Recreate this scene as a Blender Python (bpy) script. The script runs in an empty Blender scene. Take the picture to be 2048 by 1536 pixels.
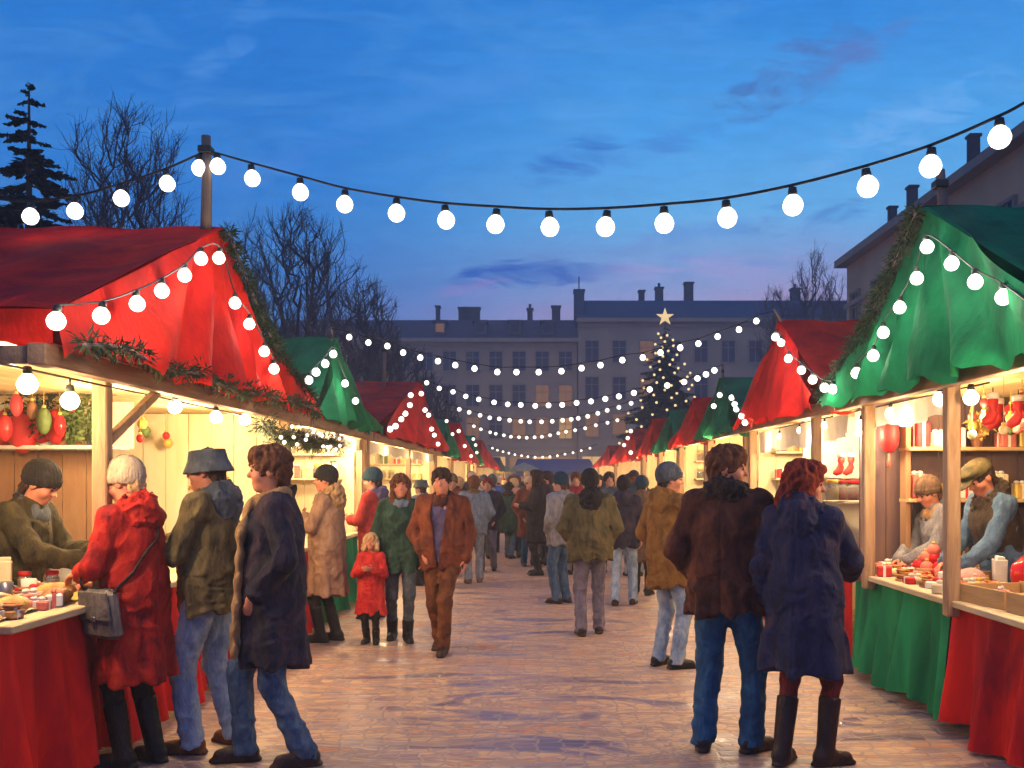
import bpy, math, random
import numpy as np
from mathutils import Vector, Matrix
R = math.radians
random.seed(7)
rng = np.random.default_rng(11)
scene = bpy.context.scene
col = scene.collection
FPX, CX, CY, EYE = 2000.0, 1085.0, 958.0, 1.6


def at(px, py, Y):
    return Vector(((px - CX) * Y / FPX, Y, EYE - (py - CY) * Y / FPX))


def lin(r, g, b):
    f = lambda c: (c / 255 / 12.92) if c / 255 <= 0.04045 else ((c / 255 + 0.055) / 1.055) ** 2.4
    return (f(r), f(g), f(b))


# ------------------------------------------------------------------ camera, render
cam_d = bpy.data.cameras.new('camera')
cam = bpy.data.objects.new('camera', cam_d)
col.objects.link(cam)
cam.location = (0, 0, EYE)
cam.rotation_euler = (R(90), 0, 0)
cam_d.sensor_width = 36
cam_d.lens = 36 * FPX / 2048
cam_d.shift_x = (1024 - CX) / 2048
cam_d.shift_y = (CY - 768) / 2048
cam_d.clip_end = 2000
scene.camera = cam
scene.view_settings.view_transform = 'Standard'
scene.view_settings.look = 'None'
scene.view_settings.exposure = 0.12
scene.cycles.use_denoising = True
scene.cycles.max_bounces = 5
scene.cycles.diffuse_bounces = 3
scene.cycles.use_adaptive_sampling = True
scene.cycles.adaptive_threshold = 0.02
scene.cycles.light_sampling_threshold = 0.03
scene.cycles.sample_clamp_indirect = 4.0

# ------------------------------------------------------------------ materials
MATS = {}


def new_mat(name):
    m = bpy.data.materials.new(name)
    m.use_nodes = True
    nt = m.node_tree
    nt.nodes.clear()
    return m, nt


def nd(nt, typ, **kw):
    n = nt.nodes.new(typ)
    for k, v in kw.items():
        if k.startswith('i_'):
            n.inputs[k[2:]].default_value = v
        else:
            setattr(n, k, v)
    return n


def ramp(nt, stops, interp='LINEAR'):
    n = nt.nodes.new('ShaderNodeValToRGB')
    n.color_ramp.interpolation = interp
    el = n.color_ramp.elements
    while len(el) < len(stops):
        el.new(0.5)
    for e, (p, c) in zip(el, stops):
        e.position = p
        e.color = (c[0], c[1], c[2], 1)
    return n


def mat(name, c1, c2=None, scale=6.0, rough=0.8, bump=0.3, bscale=60.0, stretch=(1, 1, 1), transl=0.0, metal=0.0, sheen=0.0, spec=0.3, detail=4.0, bdist=0.01, c3=None, contrast=0.22):
    """a surface whose colour wanders between two or three tones, with a fine bump"""
    if name in MATS:
        return MATS[name]
    m, nt = new_mat(name)
    L = nt.links.new
    out = nd(nt, 'ShaderNodeOutputMaterial')
    bs = nd(nt, 'ShaderNodeBsdfPrincipled')
    bs.inputs['Roughness'].default_value = rough
    bs.inputs['Metallic'].default_value = metal
    bs.inputs['Specular IOR Level'].default_value = spec
    if sheen:
        bs.inputs['Sheen Weight'].default_value = sheen
    tc = nd(nt, 'ShaderNodeTexCoord')
    mp = nd(nt, 'ShaderNodeMapping')
    mp.inputs['Scale'].default_value = stretch
    L(tc.outputs['Object'], mp.inputs['Vector'])
    nz = nd(nt, 'ShaderNodeTexNoise')
    nz.inputs['Scale'].default_value = scale
    nz.inputs['Detail'].default_value = detail
    nz.inputs['Roughness'].default_value = 0.6
    nz.inputs['Distortion'].default_value = 0.6
    L(mp.outputs['Vector'], nz.inputs['Vector'])
    c2 = c2 or tuple(c * 0.6 for c in c1)
    st = [(0.5 - contrast, c2), (0.5 + contrast, c1)] if c3 is None else [(0.5 - contrast, c2), (0.5, c1), (0.5 + contrast, c3)]
    rp = ramp(nt, st)
    L(nz.outputs['Fac'], rp.inputs['Fac'])
    L(rp.outputs['Color'], bs.inputs['Base Color'])
    if bump:
        bz = nd(nt, 'ShaderNodeTexNoise')
        bz.inputs['Scale'].default_value = bscale
        bz.inputs['Detail'].default_value = 3
        L(mp.outputs['Vector'], bz.inputs['Vector'])
        bp = nd(nt, 'ShaderNodeBump')
        bp.inputs['Strength'].default_value = bump
        bp.inputs['Distance'].default_value = bdist
        L(bz.outputs['Fac'], bp.inputs['Height'])
        L(bp.outputs['Normal'], bs.inputs['Normal'])
    if transl:
        tr = nd(nt, 'ShaderNodeBsdfTranslucent')
        L(rp.outputs['Color'], tr.inputs['Color'])
        mx = nd(nt, 'ShaderNodeMixShader')
        mx.inputs['Fac'].default_value = transl
        L(bs.outputs['BSDF'], mx.inputs[1])
        L(tr.outputs['BSDF'], mx.inputs[2])
        L(mx.outputs['Shader'], out.inputs['Surface'])
    else:
        L(bs.outputs['BSDF'], out.inputs['Surface'])
    MATS[name] = m
    return m


def emit_mat(name, c, strength, base=0.3):
    if name in MATS:
        return MATS[name]
    m, nt = new_mat(name)
    out = nd(nt, 'ShaderNodeOutputMaterial')
    bs = nd(nt, 'ShaderNodeBsdfPrincipled')
    bs.inputs['Base Color'].default_value = (*[x * base for x in c], 1)
    bs.inputs['Roughness'].default_value = 0.35
    bs.inputs['Emission Color'].default_value = (*c, 1)
    bs.inputs['Emission Strength'].default_value = strength
    nt.links.new(bs.outputs['BSDF'], out.inputs['Surface'])
    MATS[name] = m
    return m


def glass_mat(name, c, rough=0.08, alpha_mix=0.5):
    if name in MATS:
        return MATS[name]
    m, nt = new_mat(name)
    out = nd(nt, 'ShaderNodeOutputMaterial')
    bs = nd(nt, 'ShaderNodeBsdfPrincipled')
    bs.inputs['Base Color'].default_value = (*c, 1)
    bs.inputs['Roughness'].default_value = rough
    bs.inputs['Transmission Weight'].default_value = alpha_mix
    nt.links.new(bs.outputs['BSDF'], out.inputs['Surface'])
    MATS[name] = m
    return m


# ------------------------------------------------------------------ objects
WLOC = {}


def tag(o, label=None, cat=None, group=None, kind=None):
    if label:
        o['label'] = label
    if cat:
        o['category'] = cat
    if group:
        o['group'] = group
    if kind:
        o['kind'] = kind
    return o


def empty(name, loc, label=None, cat=None, group=None):
    o = bpy.data.objects.new(name, None)
    o.empty_display_size = 0.1
    o.location = loc
    col.objects.link(o)
    WLOC[o.name] = Vector(loc)
    return tag(o, label, cat, group)


def link_mesh(name, me, m, parent=None, loc=None):
    if m is not None:
        for mm in (m if isinstance(m, (list, tuple)) else [m]):
            me.materials.append(mm)
    o = bpy.data.objects.new(name, me)
    col.objects.link(o)
    if parent is not None:
        o.parent = parent
    if loc is not None:
        o.location = loc
    return o


def np_mesh(name, V, Q, smooth=True):
    """mesh from an (n,3) array and an (m,4) or (m,3) array"""
    me = bpy.data.meshes.new(name)
    V = np.asarray(V, np.float32)
    Q = np.asarray(Q, np.int32)
    k = Q.shape[1]
    me.vertices.add(len(V))
    me.vertices.foreach_set('co', V.ravel())
    me.loops.add(Q.size)
    me.loops.foreach_set('vertex_index', Q.ravel())
    me.polygons.add(len(Q))
    me.polygons.foreach_set('loop_start', np.arange(0, Q.size, k, dtype=np.int32))
    if smooth:
        me.polygons.foreach_set('use_smooth', np.ones(len(Q), bool))
    me.update(calc_edges=True)
    me.validate()
    return me


class MB:
    """collects shapes in world coordinates; build() links them as one mesh object"""

    def __init__(s):
        s.v, s.f, s.sm, s.mi = [], [], [], []
        s.cur = 0

    def _add(s, vs, fs, smooth=False):
        b = len(s.v)
        s.v += [tuple(v) for v in vs]
        s.f += [tuple(b + i for i in f) for f in fs]
        s.sm += [smooth] * len(fs)
        s.mi += [s.cur] * len(fs)
        return s

    def box(s, c, d, rot=None, bev=0.0, taper=1.0):
        c = Vector(c)
        x, y, z = d[0] / 2, d[1] / 2, d[2] / 2
        b = min(bev, x * .6, y * .6, z * .6)
        if b <= 0:
            vs = [Vector((sx * x * (taper if sz > 0 else 1), sy * y * (taper if sz > 0 else 1), sz * z)) for sz in (-1, 1) for sy in (-1, 1) for sx in (-1, 1)]
            fs = [(0, 2, 3, 1), (4, 5, 7, 6), (0, 1, 5, 4), (2, 6, 7, 3), (0, 4, 6, 2), (1, 3, 7, 5)]
        else:
            def ring(hx, hy, zz):
                return [Vector(p) for p in ((-hx + b, -hy, zz), (hx - b, -hy, zz), (hx, -hy + b, zz), (hx, hy - b, zz), (hx - b, hy, zz), (-hx + b, hy, zz), (-hx, hy - b, zz), (-hx, -hy + b, zz))]
            vs = ring(x - b, y - b, -z) + ring(x, y, -z + b) + ring(x * taper, y * taper, z - b) + ring((x - b) * taper, (y - b) * taper, z)
            fs = [tuple(range(7, -1, -1)), tuple(range(24, 32))]
            for k in range(3):
                for i in range(8):
                    j = (i + 1) % 8
                    fs.append((k * 8 + i, k * 8 + j, k * 8 + 8 + j, k * 8 + 8 + i))
        if rot is not None:
            vs = [rot @ v for v in vs]
        return s._add([c + v for v in vs], fs)

    def beam(s, a, b, w, h=None, up=(0, 0, 1), bev=0.006):
        """a squared timber from a to b"""
        a, b = Vector(a), Vector(b)
        d = b - a
        L = d.length
        y = d.normalized()
        upv = Vector(up)
        if abs(y.dot(upv)) > .98:
            upv = Vector((1, 0, 0))
        x = y.cross(upv).normalized()
        z = x.cross(y)
        rot = Matrix((x, y, z)).transposed()
        return s.box((a + b) / 2, (w, L, h or w), rot, bev)

    def tube(s, pts, r, n=8, cap=True):
        pts = [Vector(p) for p in pts]
        rs = r if isinstance(r, (list, tuple)) else [r] * len(pts)
        vs, fs = [], []
        ref = Vector((0, 0, 1))
        for i, p in enumerate(pts):
            t = (pts[min(i + 1, len(pts) - 1)] - pts[max(i - 1, 0)])
            t = t.normalized() if t.length > 1e-9 else Vector((0, 0, 1))
            u = t.cross(ref)
            if u.length < .1:
                u = t.cross(Vector((1, 0, 0)))
            u.normalize()
            w = t.cross(u)
            for k in range(n):
                a = 2 * math.pi * k / n
                vs.append(p + (u * math.cos(a) + w * math.sin(a)) * rs[i])
        for i in range(len(pts) - 1):
            for k in range(n):
                j = (k + 1) % n
                fs.append((i * n + k, i * n + j, (i + 1) * n + j, (i + 1) * n + k))
        if cap:
            fs.append(tuple(range(n - 1, -1, -1)))
            fs.append(tuple((len(pts) - 1) * n + k for k in range(n)))
        return s._add(vs, fs, True)

    def lathe(s, c, prof, n=16, axis=None, sx=1.0, sy=1.0):
        """prof: list of (radius, z)"""
        c = Vector(c)
        vs, fs = [], []
        for (r, z) in prof:
            for k in range(n):
                a = 2 * math.pi * k / n
                v = Vector((r * math.cos(a) * sx, r * math.sin(a) * sy, z))
                vs.append(c + (axis @ v if axis is not None else v))
        for i in range(len(prof) - 1):
            for k in range(n):
                j = (k + 1) % n
                fs.append((i * n + k, i * n + j, (i + 1) * n + j, (i + 1) * n + k))
        fs.append(tuple(range(n - 1, -1, -1)))
        fs.append(tuple((len(prof) - 1) * n + k for k in range(n)))
        return s._add(vs, fs, True)

    def ball(s, c, r, n=12, m=8, rot=None, lump=0.0):
        r = r if isinstance(r, (list, tuple)) else (r, r, r)
        c = Vector(c)
        vs = [Vector((0, 0, -r[2]))]
        for i in range(1, m):
            t = math.pi * i / m
            for k in range(n):
                a = 2 * math.pi * k / n
                q = 1 + (random.uniform(-lump, lump) if lump else 0)
                vs.append(Vector((r[0] * math.sin(t) * math.cos(a) * q, r[1] * math.sin(t) * math.sin(a) * q, -r[2] * math.cos(t) * q)))
        vs.append(Vector((0, 0, r[2])))
        fs = [(0, 1 + (k + 1) % n, 1 + k) for k in range(n)]
        for i in range(m - 2):
            for k in range(n):
                j = (k + 1) % n
                fs.append((1 + i * n + k, 1 + i * n + j, 1 + (i + 1) * n + j, 1 + (i + 1) * n + k))
        e = len(vs) - 1
        fs += [(e, 1 + (m - 2) * n + k, 1 + (m - 2) * n + (k + 1) % n) for k in range(n)]
        if rot is not None:
            vs = [rot @ v for v in vs]
        return s._add([c + v for v in vs], fs, True)

    def grid(s, fn, nu, nv, smooth=True):
        vs = [fn(i / nu, j / nv) for i in range(nu + 1) for j in range(nv + 1)]
        fs = []
        for i in range(nu):
            for j in range(nv):
                a = i * (nv + 1) + j
                fs.append((a, a + 1, a + nv + 2, a + nv + 1))
        return s._add(vs, fs, smooth)

    def poly(s, vs, fs, smooth=False):
        return s._add(vs, fs, smooth)

    def build(s, name, m, parent=None, label=None, cat=None, group=None, origin=None):
        off = Vector((0, 0, 0))
        loc = None
        if parent is not None:
            off = WLOC[parent.name]
        elif origin is not None:
            off = Vector(origin)
            loc = off
        me = bpy.data.meshes.new(name)
        me.from_pydata([(v[0] - off[0], v[1] - off[1], v[2] - off[2]) for v in s.v], [], s.f)
        me.polygons.foreach_set('use_smooth', s.sm)
        me.update()
        o = link_mesh(name, me, m, parent, loc)
        if len(me.materials) > 1:
            me.polygons.foreach_set('material_index', s.mi)
        WLOC[o.name] = off
        return tag(o, label, cat, group)


def copy_tree(o, parent=None):
    c = o.copy()
    col.objects.link(c)
    if parent is not None:
        c.parent = parent
    for ch in list(o.children):
        copy_tree(ch, c)
    return c


def rotz(a):
    return Matrix.Rotation(R(a), 3, 'Z')


def euler(x, y, z):
    return Matrix.Rotation(R(z), 3, 'Z') @ Matrix.Rotation(R(y), 3, 'Y') @ Matrix.Rotation(R(x), 3, 'X')


def point_light(loc, energy, c=(1.0, 0.72, 0.40), r=0.06):
    d = bpy.data.lights.new('lamp_light', 'POINT')
    d.energy = energy
    d.color = c
    d.shadow_soft_size = r
    o = bpy.data.objects.new('lamp_light', d)
    o.location = loc
    col.objects.link(o)
    return o
# ------------------------------------------------------------------ sky
def build_sky():
    w = bpy.data.worlds.new('World')
    scene.world = w
    w.use_nodes = True
    nt = w.node_tree
    nt.nodes.clear()
    L = nt.links.new
    out = nd(nt, 'ShaderNodeOutputWorld')
    bg = nd(nt, 'ShaderNodeBackground')
    bg.inputs['Strength'].default_value = 1.30
    L(bg.outputs['Background'], out.inputs['Surface'])
    tc = nd(nt, 'ShaderNodeTexCoord')
    sep = nd(nt, 'ShaderNodeSeparateXYZ')
    L(tc.outputs['Generated'], sep.inputs['Vector'])

    def M(op, a, b=None, c=None, clamp=False):
        n = nd(nt, 'ShaderNodeMath', operation=op)
        n.use_clamp = clamp
        for i, x in enumerate((a, b, c)):
            if x is None:
                continue
            if isinstance(x, (int, float)):
                n.inputs[i].default_value = x
            else:
                L(x, n.inputs[i])
        return n.outputs[0]

    def mix(f, a, b, mode='MIX'):
        n = nd(nt, 'ShaderNodeMix', data_type='RGBA', blend_type=mode)
        for s_, x in ((0, f), (6, a), (7, b)):
            if isinstance(x, (int, float)):
                n.inputs[s_].default_value = x
            elif isinstance(x, tuple):
                n.inputs[s_].default_value = (*x, 1)
            else:
                L(x, n.inputs[s_])
        return n.outputs[2]
    x, y, z = sep.outputs
    ya = M('MAXIMUM', M('ABSOLUTE', y), 0.08)
    u = M('DIVIDE', x, ya)
    v = M('DIVIDE', z, ya)
    cmb = nd(nt, 'ShaderNodeCombineXYZ')
    L(u, cmb.inputs[0]); L(v, cmb.inputs[1])

    def noise(scale, stretch, rot, detail=5, rough=0.6, dist=0.4):
        mp = nd(nt, 'ShaderNodeMapping')
        mp.inputs['Rotation'].default_value = (0, 0, R(rot))
        mp.inputs['Scale'].default_value = stretch
        L(cmb.outputs[0], mp.inputs['Vector'])
        n = nd(nt, 'ShaderNodeTexNoise')
        n.inputs['Scale'].default_value = scale
        n.inputs['Detail'].default_value = detail
        n.inputs['Roughness'].default_value = rough
        n.inputs['Distortion'].default_value = dist
        L(mp.outputs[0], n.inputs['Vector'])
        return n.outputs['Fac']
    # elevation ramps (z of the direction): the west side to the left is deeper, the right holds the afterglow
    wob = M('MULTIPLY_ADD', M('SUBTRACT', noise(3.0, (1, 2.4, 1), -14), 0.5), 0.07, z)
    lo = ramp(nt, [(0.0, lin(50, 84, 150)), (0.15, lin(50, 112, 192)), (0.28, lin(34, 112, 202)), (0.42, lin(28, 106, 196)), (0.75, lin(20, 72, 160))])
    hi = ramp(nt, [(0.0, lin(170, 142, 180)), (0.165, lin(160, 148, 202)), (0.195, lin(122, 148, 210)), (0.245, lin(92, 162, 228)), (0.32, lin(68, 148, 226)), (0.43, lin(40, 120, 208)), (0.75, lin(20, 72, 160))])
    L(wob, lo.inputs['Fac']); L(wob, hi.inputs['Fac'])
    side = nd(nt, 'ShaderNodeMapRange', interpolation_type='SMOOTHSTEP')
    side.inputs['From Min'].default_value = -0.30
    side.inputs['From Max'].default_value = 0.18
    L(u, side.inputs['Value'])
    c = mix(side.outputs[0], lo.outputs['Color'], hi.outputs['Color'])
    # loose streaks, the way thin high cloud catches the last light
    st = noise(5.0, (1.0, 3.6, 1), -22, 6, 0.65, 1.2)
    c = mix(M('MULTIPLY', M('SUBTRACT', st, 0.47, clamp=True), 1.1, clamp=True), c, lin(96, 152, 214))
    fine = noise(34.0, (0.55, 2.6, 1), -12, 4, 0.7, 0.8)
    c = mix(1.0, c, mix(fine, (0.80, 0.81, 0.74), (1.26, 1.22, 1.06)), 'MULTIPLY')

    def cloud(px, py, rx, ry, ang, colr, amt, nscale=11.0, nst=(1, 3.0, 1)):
        """one drifting cloud bank round a direction of the sky"""
        nonlocal c
        u0, v0 = (px - CX) / FPX, (CY - py) / FPX
        ca, sa = math.cos(R(ang)), math.sin(R(ang))
        du, dv = M('SUBTRACT', u, u0), M('SUBTRACT', v, v0)
        a = M('ADD', M('MULTIPLY', du, ca * FPX / rx), M('MULTIPLY', dv, sa * FPX / rx))
        b = M('ADD', M('MULTIPLY', du, -sa * FPX / ry), M('MULTIPLY', dv, ca * FPX / ry))
        g = M('SUBTRACT', 1.0, M('ADD', M('MULTIPLY', a, a), M('MULTIPLY', b, b)))
        front = M('GREATER_THAN', y, 0.0)
        n = noise(nscale, nst, -ang, 6, 0.68, 1.0)
        f = M('MULTIPLY', M('ADD', M('MULTIPLY', g, 0.8), M('MULTIPLY', M('SUBTRACT', n, 0.56), 4.0)), amt, clamp=True)
        f = M('MULTIPLY', M('MULTIPLY', f, M('MULTIPLY', M('ADD', g, 0.25), 2.0, clamp=True)), front, clamp=True)
        f = M('MINIMUM', f, amt)
        c = mix(f, c, colr)
    dk = lin(52, 84, 156)
    cloud(1590, 150, 190, 70, 27, lin(70, 96, 158), 0.75)
    cloud(1470, 195, 60, 30, 20, lin(60, 86, 150), 0.7)
    cloud(1150, 320, 150, 55, 22, lin(40, 92, 178), 0.8)
    cloud(1330, 290, 150, 35, 18, lin(58, 104, 184), 0.6)
    cloud(1610, 430, 170, 42, 8, lin(56, 98, 182), 0.9)
    cloud(1330, 470, 200, 26, 6, lin(74, 124, 200), 0.5)
    cloud(1060, 548, 240, 34, 2, lin(30, 80, 172), 0.95)
    cloud(1180, 500, 170, 26, 8, lin(96, 112, 180), 0.6)
    cloud(930, 583, 110, 26, 10, lin(132, 122, 186), 0.8)
    cloud(1400, 540, 260, 40, 2, lin(160, 150, 204), 0.75)
    cloud(1440, 520, 160, 14, -4, lin(92, 128, 202), 0.6)
    cloud(420, 130, 200, 50, 50, lin(84, 140, 208), 0.55)
    cloud(900, 170, 420, 70, 18, lin(70, 134, 208), 0.5)
    cloud(1800, 250, 260, 60, 24, lin(120, 172, 228), 0.6)
    cloud(560, 330, 240, 40, 20, lin(66, 124, 204), 0.5)
    cloud(1700, 120, 160, 40, 30, lin(84, 108, 172), 0.7)
    L(c, bg.inputs['Color'])


build_sky()
# added fill: weak broad sun from high behind the camera, lifts canopies and facades
sd = bpy.data.lights.new('fill_sun', 'SUN')
sd.energy = 0.30
sd.angle = R(40)
sd.color = (1.0, 0.84, 0.78)
so = bpy.data.objects.new('fill_sun', sd)
so.rotation_euler = (R(34), 0, R(-30))
col.objects.link(so)


# ------------------------------------------------------------------ ground
def ground_material():
    m, nt = new_mat('paving')
    L = nt.links.new
    out = nd(nt, 'ShaderNodeOutputMaterial')
    bs = nd(nt, 'ShaderNodeBsdfPrincipled')
    tc = nd(nt, 'ShaderNodeTexCoord')
    # hand laid setts: jittered cells
    mp = nd(nt, 'ShaderNodeMapping')
    mp.inputs['Scale'].default_value = (7.5, 9.5, 1.0)
    L(tc.outputs['Object'], mp.inputs['Vector'])
    vo = nd(nt, 'ShaderNodeTexVoronoi', feature='F1', distance='EUCLIDEAN')
    vo.inputs['Scale'].default_value = 1.0
    vo.inputs['Randomness'].default_value = 0.55
    L(mp.outputs[0], vo.inputs['Vector'])
    ve = nd(nt, 'ShaderNodeTexVoronoi', feature='DISTANCE_TO_EDGE')
    ve.inputs['Scale'].default_value = 1.0
    ve.inputs['Randomness'].default_value = 0.55
    L(mp.outputs[0], ve.inputs['Vector'])
    sp = nd(nt, 'ShaderNodeSeparateColor')
    L(vo.outputs['Color'], sp.inputs[0])
    cell = ramp(nt, [(0.0, (0.48, 0.29, 0.18)), (0.3, (0.40, 0.265, 0.20)), (0.55, (0.52, 0.33, 0.20)), (0.75, (0.32, 0.235, 0.23)), (0.9, (0.50, 0.26, 0.15)), (1.0, (0.26, 0.21, 0.25))])
    L(sp.outputs[0], cell.inputs['Fac'])
    # broad patches of warm and violet tones, drawn out across the aisle
    mp2 = nd(nt, 'ShaderNodeMapping')
    mp2.inputs['Scale'].default_value = (0.55, 1.5, 1.0)
    L(tc.outputs['Object'], mp2.inputs['Vector'])
    nz = nd(nt, 'ShaderNodeTexNoise')
    nz.inputs['Scale'].default_value = 1.6
    nz.inputs['Detail'].default_value = 6
    nz.inputs['Roughness'].default_value = 0.65
    nz.inputs['Distortion'].default_value = 1.5
    L(mp2.outputs[0], nz.inputs['Vector'])
    big = ramp(nt, [(0.33, (0.075, 0.065, 0.14)), (0.42, (0.16, 0.11, 0.17)), (0.465, (0.40, 0.25, 0.18)), (0.52, (0.62, 0.37, 0.18)), (0.565, (0.17, 0.12, 0.17)), (0.61, (0.54, 0.29, 0.15)), (0.66, (0.52, 0.15, 0.065)), (0.72, (0.16, 0.13, 0.20))])
    L(nz.outputs['Fac'], big.inputs['Fac'])
    mx = nd(nt, 'ShaderNodeMix', data_type='RGBA')
    mx.inputs[0].default_value = 0.86
    L(cell.outputs['Color'], mx.inputs[6]); L(big.outputs['Color'], mx.inputs[7])
    # joints
    jr = nd(nt, 'ShaderNodeMapRange')
    jr.inputs['From Min'].default_value = 0.02
    jr.inputs['From Max'].default_value = 0.10
    L(ve.outputs['Distance'], jr.inputs['Value'])
    jm = nd(nt, 'ShaderNodeMix', data_type='RGBA')
    jm.inputs[6].default_value = (0.33, 0.225, 0.18, 1)
    L(jr.outputs[0], jm.inputs[0]); L(mx.outputs[2], jm.inputs[7])
    fz = nd(nt, 'ShaderNodeTexNoise')
    fz.inputs['Scale'].default_value = 28
    fz.inputs['Detail'].default_value = 5
    L(tc.outputs['Object'], fz.inputs['Vector'])
    L(jm.outputs[2], bs.inputs['Base Color'])
    # damp patches
    wr = ramp(nt, [(0.36, (0.28, 0.28, 0.28)), (0.5, (0.55, 0.55, 0.55)), (0.65, (0.72, 0.72, 0.72))])
    L(nz.outputs['Fac'], wr.inputs['Fac'])
    L(wr.outputs['Color'], bs.inputs['Roughness'])
    bs.inputs['Specular IOR Level'].default_value = 0.5
    ad = nd(nt, 'ShaderNodeMath', operation='MULTIPLY_ADD')
    L(fz.outputs['Fac'], ad.inputs[0]); ad.inputs[1].default_value = 0.5; L(jr.outputs[0], ad.inputs[2])
    bp = nd(nt, 'ShaderNodeBump')
    bp.inputs['Strength'].default_value = 0.28
    bp.inputs['Distance'].default_value = 0.012
    L(ad.outputs[0], bp.inputs['Height'])
    L(bp.outputs['Normal'], bs.inputs['Normal'])
    L(bs.outputs['BSDF'], out.inputs['Surface'])
    return m


g = MB()
g.poly([(-400, -60, 0), (400, -60, 0), (400, 900, 0), (-400, 900, 0)], [(0, 1, 2, 3)])
tag(g.build('ground', ground_material()), kind='structure')

# ------------------------------------------------------------------ the evening air
hz = MB().box((0, 62, 11.5), (160, 150, 25)).build('haze', None)
tag(hz, kind='stuff')
hm_, nt = new_mat('evening_haze')
o_ = nd(nt, 'ShaderNodeOutputMaterial')
pv = nd(nt, 'ShaderNodeVolumePrincipled')
pv.inputs['Color'].default_value = (.85, .80, .82, 1)
pv.inputs['Density'].default_value = 0.0038
pv.inputs['Anisotropy'].default_value = 0.2
nt.links.new(pv.outputs['Volume'], o_.inputs['Volume'])
hz.data.materials.append(hm_)
scene.cycles.volume_bounces = 0
# ------------------------------------------------------------------ people: smooth fields turned into one surface
ID3 = np.eye(3)
_NT = np.random.default_rng(5).random((32, 32, 32)).astype(np.float32)


def vnoise(x, y, z):
    """smooth lattice noise, 0..1"""
    f = []
    for a in (x, y, z):
        i = np.floor(a)
        t = a - i
        f.append((i.astype(int) % 32, (i.astype(int) + 1) % 32, t * t * (3 - 2 * t)))
    (x0, x1, u), (y0, y1, v), (z0, z1, w) = f
    c = lambda a, b, d: _NT[a, b, d]
    l = lambda p, q, t: p + (q - p) * t
    return l(l(l(c(x0, y0, z0), c(x1, y0, z0), u), l(c(x0, y1, z0), c(x1, y1, z0), u), v), l(l(c(x0, y0, z1), c(x1, y0, z1), u), l(c(x0, y1, z1), c(x1, y1, z1), u), v), w)


def creases(x, y, z, s=0.0, f=1.0):
    """ridged folds of cloth, 0 in the valleys to 1 on the ridges"""
    wx = x * 9 * f + 2.2 * vnoise(x * 5, y * 5, z * 5 + s) + s
    wy = y * 9 * f + s * .7
    wz = z * 7 * f + 2.2 * vnoise(x * 6 + 9, y * 6, z * 4 + s)
    a = 1 - np.abs(2 * vnoise(wx, wy, wz) - 1)
    b = 1 - np.abs(2 * vnoise(wx * 2.1 + 5, wy * 2.1, wz * 1.7) - 1)
    return a ** 2 * .7 + b ** 2 * .3


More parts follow.
